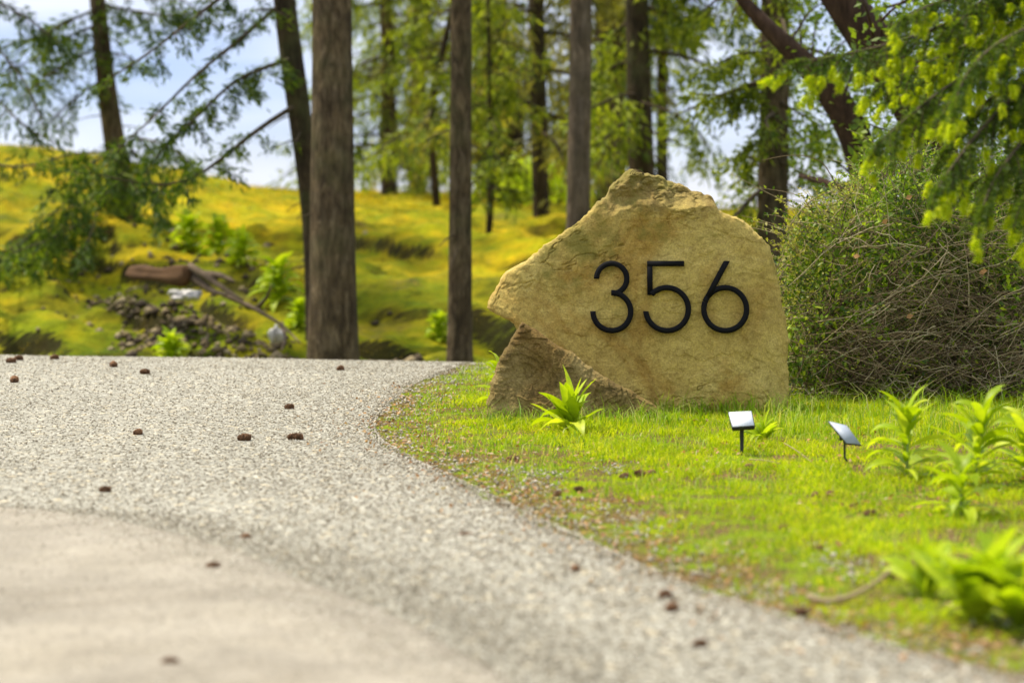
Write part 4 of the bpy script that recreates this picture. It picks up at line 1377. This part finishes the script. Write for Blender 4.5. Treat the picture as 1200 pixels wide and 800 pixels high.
# forked pair deep in the wood
tree('fir_tree', 'deep shaded trunk leaning between the two thin trunks left of the boulder',
     [(577, -10, 26), (583, 60, 30), (596, 130, 34), (598, 250, 36)], 26, 'bark_dark', 'fir_olive', 10, .05, 20,
     low=(1.0, 4.4, 26, (.6, 1.6), 270, .4, .35, .12, .04), limb_mat='bark_dark')
tree('fir_tree', 'slender bent dark sapling between the thickest trunk and the straight thin one',
     [(528, 20, 7), (515, 75, 8), (506, 120, 8), (505, 170, 9), (512, 240, 9)], 22.5, 'bark_dark', 'fir_far', 5.2, .04, 12, top=False,
     low=(1.2, 4.8, 20, (.5, 1.3), 330, .35, .28, .10, .036))
tree('fir_tree', 'pale green airy conifer filling the gap right of the thickest trunk',
     [(452, -10, 15), (455, 100, 17), (456, 240, 20)], 27, 'bark', 'fir_far', 8, .04, 14,
     low=(1.15, 5, 30, (.7, 1.9), 270, .34, .34, .12, .036))
tree('fir_tree', 'conifer with hanging olive boughs behind the gap left of the thin dark trunk',
     [(560, -10, 20), (566, 100, 22), (570, 250, 25)], 30, 'bark_dark', 'fir_olive', 9, .04, 14,
     low=(1.3, 5, 26, (.8, 1.8), 290, .45, .4, .14, .042))
tree('fir_tree', 'young conifer whose drooping tip hangs in front of the hill beside the thin dark trunk',
     [(575, 180, 8), (576, 230, 9), (572, 280, 7)], 19.5, 'bark_dark', 'fir_far', 3.0, .04, 10, top=False,
     low=(.85, 2.6, 14, (.2, .55), 230, .18, .16, .075, .03))
tree('fir_tree', 'slim conifer with dark boughs directly right of the boulder peak',
     [(776, -10, 12), (776, 100, 13), (776, 300, 15)], 24, 'bark_dark', 'fir_dark', 7, .04, 12,
     low=(2.35, 6, 24, (.5, 1.3), 380, .35, .2, .10, .04))
tree('fir_tree', 'conifer rising behind the straight thin trunk with bright sunlit boughs',
     [(492, -10, 18), (490, 100, 20), (489, 260, 22)], 32, 'bark', 'fir_far', 10, .04, 14,
     low=(1.5, 5.4, 30, (.8, 2.0), 260, .5, .35, .15, .045))
tree('fir_tree', 'distant conifer filling the sky between the pale grey trunk and the boulder peak',
     [(722, -10, 20), (722, 100, 22), (722, 260, 25)], 31, 'bark_dark', 'fir_dark', 9, .04, 14,
     low=(1.4, 5.4, 26, (.7, 1.6), 280, .45, .4, .14, .042))

# left border trees
tree('fir_tree', 'fir at the left whose dark drooping sprays hang before the yellow bank',
     [(113, -10, 18), (120, 60, 20), (128, 130, 24), (140, 200, 26), (150, 260, 28)], 19.5, 'bark', 'fir_dark', 8, .04, 20, limb_mat='bark_thin',
     boughs=[(pth([(150, 165), (130, 178), (100, 195), (70, 215)], 19.3, 17), .012, .004, 800, .24, .22, .075, 0.030, 22, .05),
             (pth([(150, 160), (195, 168), (222, 190)], 19.3, 17.4), .012, .004, 700, .24, .24, .075, 0.030, 20, .05),
             (pth([(150, 195), (130, 225), (90, 240), (55, 252)], 19.3, 16.6), .012, .004, 850, .24, .26, .075, 0.030, 22, .05),
             (pth([(150, 170), (172, 195), (184, 235), (182, 262)], 19.3, 17.6), .011, .004, 700, .18, .22, .075, 0.027, 18, .05),
             (pth([(150, 215), (110, 250), (70, 276), (15, 296)], 19.3, 16), .012, .004, 1000, .26, .26, .08, 0.031, 26, .05),
             (pth([(150, 200), (118, 232), (108, 270), (100, 292)], 19.3, 16.6), .011, .004, 620, .2, .2, .075, 0.027, 16, .05),
             (pth([(148, 185), (60, 250), (20, 290), (-20, 300)], 19.3, 15.6), .011, .004, 800, .22, .2, .08, 0.030, 22, .3),
             (pth([(115, 10), (80, 25), (50, 42), (15, 50)], 19.5, 18.5), .014, .005, 520, .35, .16, .08, 0.030, 22, .05),
             (pth([(112, 30), (75, 45), (40, 70), (0, 85)], 19.5, 19), .014, .005, 560, .38, .18, .08, 0.030, 22, .05),
             (pth([(120, 55), (90, 66), (60, 85), (30, 110)], 19.5, 18.8), .012, .005, 460, .32, .15, .08, .022, 20, .05),
             (pth([(116, 5), (150, 12), (200, 20), (245, 12)], 19.5, 18.5), .014, .005, 620, .28, .14, .08, 0.030, 22, .05),
             (pth([(122, 60), (150, 66), (172, 80)], 19.5, 19), .012, .004, 130, .18, .12, .07, .02, 8, .1),
             (pth([(128, 90), (100, 105), (75, 128), (50, 150)], 19.5, 18.8), .012, .005, 330, .3, .16, .08, .022, 16, .05),
             (pth([(118, -25), (160, -20), (215, 0), (240, 20)], 19.5, 18.8), .014, .005, 420, .3, .14, .08, .022, 18, .05)])
tree('fir_tree', 'fir standing just outside the left border whose sprays reach into the picture',
     [(-40, -10, 34), (-38, 200, 38), (-36, 330, 42)], 17.5, 'bark', 'fir_dark', 8, .05, 24,
     boughs=[(pth([(-35, -20), (0, 5), (35, 22), (62, 45)], 17.5, 17), .014, .005, 520, .28, .14, .07, .02, 20, .05),
             (pth([(-35, 20), (0, 60), (30, 95), (48, 140)], 17.5, 16.8), .012, .005, 430, .24, .2, .07, .02, 18, .05),
             (pth([(-35, 80), (0, 120), (30, 150), (60, 165)], 17.5, 16.8), .012, .005, 430, .24, .14, .07, .02, 18, .05),
             (pth([(-35, 175), (0, 196), (40, 195), (80, 180), (118, 178)], 17.5, 16), .014, .005, 480, .16, .07, .07, .018, 18, .25)])
# right hand dark reddish trunks
def mad(limb, fol, tp):
    m = 2600
    px = rng.uniform(925, 1060, m); py = rng.uniform(-5, 235, m); Y = rng.uniform(12.2, 14.5, m)
    k = fbm(px * .022, py * .022, 88, 4) > -.12
    px, py, Y = px[k], py[k], Y[k]
    p = np.stack(((px - 600) / FPX * Y, Y, EYE - (py - HOR) / FPX * Y), 1)
    cards(fol, p, rng.normal(size=(len(p), 3)), rng.uniform(.03, .055, len(p)), rng.uniform(.018, .03, len(p)))
    for j in range(0, len(p), 45):
        z = float(np.clip(p[j][2] - .3, .3, 2.0))
        b = np.array([np.interp(z, tp[:, 2], tp[:, c]) for c in range(3)])
        tube(limb, smooth_path([b, (b + p[j]) / 2 + np.array((0, 0, .06)), p[j]], 8), np.linspace(.008, .002, 8), 4)
tree('broadleaf_tree', 'curved reddish dark trunk bending up to the left above the shrub',
     [(905, 38, 20), (935, 66, 26), (965, 96, 32), (990, 130, 37), (1010, 175, 38), (1022, 240, 40)], 12.4, 'bark_red', 'oak_leaf', 2.2, .05, 26, top=False,
     boughs=[], extra=mad, limb_mat='bark_red', group='dark curved trunks above the shrub')
def big(limb, fol, tp):
    tube(limb, smooth_path(pth([(1030, 240), (1005, 228), (975, 216), (938, 206)], 11.4, 12.2), 10), np.linspace(.03, .014, 10), 10)
    m = 4200
    px = rng.uniform(1000, 1230, m); py = rng.uniform(-15, 215, m); Y = rng.uniform(10.4, 13, m)
    k = fbm(px * .02, py * .02, 98, 4) > -.35
    px, py, Y = px[k], py[k], Y[k]
    p = np.stack(((px - 600) / FPX * Y, Y, EYE - (py - HOR) / FPX * Y), 1)
    cards(fol, p, rng.normal(size=(len(p), 3)), rng.uniform(.03, .06, len(p)), rng.uniform(.02, .034, len(p)))
    for j in range(0, len(p), 50):
        z = float(np.clip(p[j][2] - .2, .3, 1.7))
        b = np.array([np.interp(z, tp[:, 2], tp[:, c]) for c in range(3)])
        tube(limb, smooth_path([b, (b + p[j]) / 2 + np.array((0, 0, .05)), p[j]], 8), np.linspace(.009, .002, 8), 4)
tree('broadleaf_tree', 'thick dark trunk leaning up to the left behind the hanging fir branch',
     [(978, -14, 44), (1000, 18, 48), (1030, 62, 52), (1062, 104, 52), (1090, 160, 54), (1112, 240, 58)], 11.2, 'bark_red', 'oak_leaf', 3.4, .05, 28, top=False, extra=big, limb_mat='bark_red',
     group='dark curved trunks above the shrub')

# ------------------------------------------------------------------ near fir with fresh tips, standing just outside the right border
def near_fir():
    Yn = 5.9
    bx = (1400 - 600) / FPX * Yn
    o = empty('fir_tree', (bx, Yn, 0))
    t_ = MB()
    tube(t_, dens_path(np.array([(bx, Yn, -.05, .09), (bx + .02, Yn, 1.5, .075), (bx + .05, Yn, 3.2, .04), (bx + .05, Yn, 4.2, .01)]), .08)[:, :3], np.linspace(.09, .012, len(dens_path(np.array([(bx, Yn, -.05, .09), (bx + .02, Yn, 1.5, .075), (bx + .05, Yn, 3.2, .04), (bx + .05, Yn, 4.2, .01)]), .08))), 24, .06)
    t_.build('trunk', M['bark'], o)
    limb, ned, tips, buds = MB(), MB(), MB(), MB()
    def twig(b, d, L, tip):
        d = unit(np.asarray(d, float))
        u = np.linspace(0, 1, 7)[:, None]
        p = b + d * L * u + np.array((0, 0, -.35)) * L * u ** 2
        tube(limb, p, np.linspace(.0022, .0010, 7), 4, cap=False)
        m = int(L / .0007)
        tt = rng.random(m)
        pp = np.stack([np.interp(tt, u[:, 0], p[:, c]) for c in range(3)], 1)
        ax = unit(p[-1] - p[0])
        rad = rng.normal(size=(m, 3)); rad -= (rad @ ax)[:, None] * ax
        cards(ned, pp, unit(rad) + ax * .55, rng.uniform(.012, .022, m), .0030)
        if tip:
            Lt = rng.uniform(.018, .044)
            m = 130
            tt = rng.random(m)
            dz = unit(ax + np.array((0, 0, rng.uniform(-.5, .2))))
            pp = p[-1] + dz * (Lt * tt)[:, None]
            rad = rng.normal(size=(m, 3)); rad -= (rad @ dz)[:, None] * dz
            cards(tips, pp, unit(rad) * (1 - .4 * tt[:, None]) + dz * .7, rng.uniform(.010, .021, m), .0032)
            if rng.random() < .35:
                cards(buds, p[-1] + dz * Lt + rng.normal(0, .004, (6, 3)), rng.normal(size=(6, 3)), .010, .008)
    B = [([(1400, -90), (1260, -30), (1150, 12), (1060, 48), (985, 66), (938, 72)], 5.9, 5.5, .9, 44),
         ([(1400, -120), (1250, -50), (1130, -8), (1080, 10), (1058, 22)], 5.9, 5.5, .8, 34),
         ([(1400, -40), (1270, 20), (1180, 62), (1110, 100), (1060, 140), (1030, 168)], 5.9, 5.4, .6, 44),
         ([(1400, 0), (1280, 50), (1200, 100), (1150, 150), (1112, 200), (1098, 222)], 5.9, 5.3, .6, 44),
         ([(1400, -60), (1280, 0), (1210, 30), (1160, 55), (1128, 90), (1120, 120)], 5.9, 5.2, 1.0, 44),
         ([(1400, 40), (1290, 90), (1230, 130), (1190, 175), (1160, 215), (1150, 250)], 5.9, 5.3, .45, 44),
         ([(1400, 80), (1300, 130), (1250, 170), (1215, 205), (1196, 240)], 5.9, 5.4, .45, 36),
         ([(1400, -150), (1280, -90), (1200, -40), (1150, 0), (1120, 30)], 5.9, 5.6, .4, 36),
         ([(1400, -20), (1300, 30), (1240, 60), (1205, 100), (1190, 140)], 5.9, 5.6, .3, 36),
         ([(1380, -30), (1250, 20), (1150, 45), (1085, 75), (1040, 95)], 6.0, 5.8, .5, 40),
         ([(1380, 10), (1260, 60), (1180, 100), (1130, 140), (1105, 180)], 6.0, 5.9, .15, 40),
         ([(1400, 120), (1320, 150), (1270, 190), (1225, 230), (1210, 262)], 5.9, 5.7, .2, 40),
         ([(1400, 30), (1310, 90), (1260, 120), (1220, 165), (1200, 205)], 6.0, 6.0, .1, 44),
         ([(1400, -60), (1300, 0), (1200, 20), (1130, 50), (1080, 100)], 6.1, 6.1, .1, 44),
         ([(1400, -100), (1300, -40), (1200, -10), (1140, 30), (1100, 60)], 6.1, 6.2, .1, 44),
         ([(1380, -10), (1290, 70), (1230, 140), (1180, 190), (1140, 215)], 6.0, 6.0, .2, 40)]
    for pts, ya, yb, pt, nt in B:
        nt = int(nt * 1.5)
        p = smooth_path(pth(pts, ya, yb), 20)
        tube(limb, p, np.linspace(.010, .002, 20), 6)
        Ls = np.linspace(0, 1, 20)
        for k in range(nt):
            t = .22 + .78 * (k + rng.random()) / nt
            b = np.array([np.interp(t, Ls, p[:, c]) for c in range(3)])
            ax = unit(p[min(19, int(t * 19) + 1)] - p[max(0, int(t * 19) - 1)])
            s = (-1) ** k
            d = ax * rng.uniform(.5, 1.1) + np.array((0, s * rng.uniform(.4, 1.0), 0)) + np.array((rng.normal(0, .25), 0, rng.uniform(-1.0, -.1)))
            if t > .96: d = ax
            twig(b, d, rng.uniform(.05, .12) * (1.25 - .5 * t), rng.random() < pt * .9)
    # higher whorls out of the frame keep it a whole tree
    for k in range(26):
        z = 1.9 + 2.1 * k / 26; az = rng.uniform(0, 6.28); L = .75 * (1 - .75 * (z - 1.9) / 2.2)
        b = np.array((bx + .04, Yn, z)); e = b + np.array((math.cos(az) * L, math.sin(az) * L, -.15 * L))
        spray(limb, ned, [b, (b + e) / 2 + np.array((0, 0, .03)), e], .009, .003, 160, .14, .05, .05, .012, 8)
    limb.build('branches', M['bark_thin'], o)
    ned.build('foliage', M['needle'], o)
    f = tips.build('new_shoots', M['tip'], o); f['label'] = 'bright yellow green new shoots at the twig ends'
    tag(o, 'fir at the upper right whose near hanging branches carry bright yellow green new tips', 'tree')
near_fir()

# ------------------------------------------------------------------ stones and wood on the bank
def lump(mb, c, size, seed, rot=0, n=28, sharp=.25):
    th = np.linspace(0, math.pi, n); ph = np.linspace(0, 2 * math.pi, 2 * n, endpoint=False)
    T, F = np.meshgrid(th, ph, indexing='ij')
    d = np.stack((np.sin(T) * np.cos(F), np.sin(T) * np.sin(F), np.cos(T)), -1)
    r = 1 + sharp * fbm(d[..., 0] * 1.7 + seed, d[..., 1] * 1.7 + d[..., 2] * 1.3, seed, 4) + .06 * fbm(d[..., 0] * 7, d[..., 2] * 7 + d[..., 1] * 5, seed + 3, 3)
    v = d * r[..., None] * np.array(size)
    ca, sa = math.cos(rot), math.sin(rot)
    v = np.stack((v[..., 0] * ca - v[..., 1] * sa, v[..., 0] * sa + v[..., 1] * ca, v[..., 2]), -1) + np.array(c)
    m = 2 * n
    i = np.arange(n * m).reshape(n, m)
    q = np.stack((i[:-1], i[1:], np.roll(i, -1, 1)[1:], np.roll(i, -1, 1)[:-1]), -1).reshape(-1, 4)
    mb.add(v.reshape(-1, 3), q)
def rock(px, py, Y, size, mat, label, seed, rot=0, group='stones on the mossy bank'):
    p = P(px, py, Y)
    mb = MB(); lump(mb, p, size, seed, rot, sharp=.75)
    o = mb.build('rock', M[mat], origin=(p[0], p[1], p[2] - size[2]))
    tag(o, label, 'rock', group)
rock(216, 347, 14.6, (.10, .09, .04), 'white_rock', 'white stone lying on the bank right below the end of the fallen log', 3)
rock(324, 392, 14.3, (.04, .04, .05), 'white_rock', 'small pale stone low on the bank beside the dead branch', 7)

# broken rubble and rotten wood bits strewn on the bank
mb = MB()
for (pa, ya, pb, yb, sp, n) in ((215, 15.2, 345, 14.0, .26, 230), (285, 14.1, 345, 13.9, .18, 170), (-10, 14.0, 110, 13.8, .12, 160), (120, 16.3, 215, 14.9, .12, 160),
                                (420, 14.2, 520, 14.0, .16, 200), (150, 15.1, 240, 14.9, .18, 160), (60, 17, 330, 16.5, .9, 260)):
    t = rng.random(n); yy = ya + (yb - ya) * t + rng.normal(0, sp, n); xx = ((pa + (pb - pa) * t) - 600) / FPX * yy + rng.normal(0, sp * .5, n)
    stones(mb, np.stack((xx, yy, zg(xx, yy) + .005), 1), rng.uniform(.012, .06, n) * rng.uniform(.4, 1, n))
tag(mb.build('rubble', M['rubble'], smooth=False), 'broken brown and tan rubble strewn over the foot of the mossy bank', 'rubble', kind='stuff')

# fallen log
c0, c1 = P(152, 318, 15.2), P(205, 321, 14.9)
o = empty('fallen_log', tuple((c0 + c1) / 2 + np.array((0, 0, -.09))))
mb = MB()
tube(mb, smooth_path([c0, (c0 + c1) / 2 + np.array((0, 0, -.01)), c1 + np.array((.09, -.03, -.01))], 24), np.linspace(.034, .062, 24) * (1 + .18 * np.sin(np.linspace(0, 9, 24))), 16, .7)
mb.build('trunk', M['logwood'], o)
mb = MB()
for pts in ([(222, 312), (240, 322), (262, 338), (285, 352)], [(240, 322), (258, 322), (275, 330)], [(225, 325), (250, 342), (266, 345)]):
    p = smooth_path(pth(pts, 14.9, 14.6), 12)
    tube(mb, p, np.linspace(.030, .008, 12), 8, .2)
mb.build('roots', M['deadwood'], o)
tag(o, 'short rotten brown log with splayed dead roots lying across the bank at the left', 'log')
# dead branch beside the thick trunk
mb = MB()
for pts in ([(262, 345), (300, 362), (330, 380), (352, 402)], [(300, 362), (312, 350), (318, 335)], [(330, 380), (335, 395), (330, 410)]):
    tube(mb, smooth_path(pth(pts, 14.9, 14.2), 12), np.linspace(.018, .005, 12), 7, .2)
tag(mb.build('dead_branch', M['deadwood']), 'grey dead branch sloping down the bank left of the thickest trunk', 'branch')

# ------------------------------------------------------------------ far buildings
def boxm(mb, x0, x1, y0, y1, z0, z1):
    v = [(x0, y0, z0), (x1, y0, z0), (x1, y1, z0), (x0, y1, z0), (x0, y0, z1), (x1, y0, z1), (x1, y1, z1), (x0, y1, z1)]
    mb.add(v, [(0, 1, 5, 4), (1, 2, 6, 5), (2, 3, 7, 6), (3, 0, 4, 7), (4, 5, 6, 7), (3, 2, 1, 0)])
# shed with a gable, seen between the thin dark trunk and the grey one
Y = 34.0
a = P(600, 236, Y); b = P(664, 232, Y); ap = P(634, 188, Y)
zb = float(zg(b[0], Y)) - .3
o = empty('shed', (float((a[0] + b[0]) / 2), Y, zb))
mb = MB(); boxm(mb, a[0], b[0] - .1, Y, Y + 2.2, zb, a[2]); 
mb.add([(a[0], Y, a[2]), (b[0] - .1, Y, a[2]), (ap[0], Y, ap[2] - .06)], None, [(0, 1, 2)])
mb.build('wall', M['house_wall'], o, smooth=False)
mb = MB()
t = .07
for (p, q_) in ((a - np.array((.12, 0, .1)), ap), (ap, b + np.array((.03, 0, .0)))):
    d = np.array((q_[0] - p[0], 0, q_[2] - p[2])); nrm = unit(np.array((-d[2], 0, d[0])))
    v = []
    for yy in (Y - .15, Y + 2.35):
        for pt_ in (p, q_):
            for s in (0, t):
                v.append((pt_[0] + nrm[0] * s, yy, pt_[2] + nrm[2] * s))
    mb.add(v, [(0, 2, 3, 1), (4, 5, 7, 6), (1, 3, 7, 5), (0, 4, 6, 2), (0, 1, 5, 4), (2, 6, 7, 3)])
mb.build('roof', M['house_roof'], o, smooth=False)
tag(o, 'small brown gabled shed far behind, between the thin dark trunk and the pale grey one', 'shed')
Y = 42.0
a = P(846, 262, Y); b = P(975, 262, Y); tp_ = P(860, 249.5, Y)
zb = float(zg(b[0], Y)) - .5
o = empty('house', (float((a[0] + b[0]) / 2), Y, zb))
mb = MB(); boxm(mb, a[0], b[0], Y, Y + 5, zb, a[2]); mb.build('wall', M['house_wall'], o, smooth=False)
mb = MB(); boxm(mb, a[0] - .1, b[0] + .1, Y - .3, Y + 5.3, a[2], tp_[2]); mb.build('roof', M['house_roof'], o, smooth=False)
tag(o, 'low flat brown house far behind the right shoulder of the boulder', 'house')
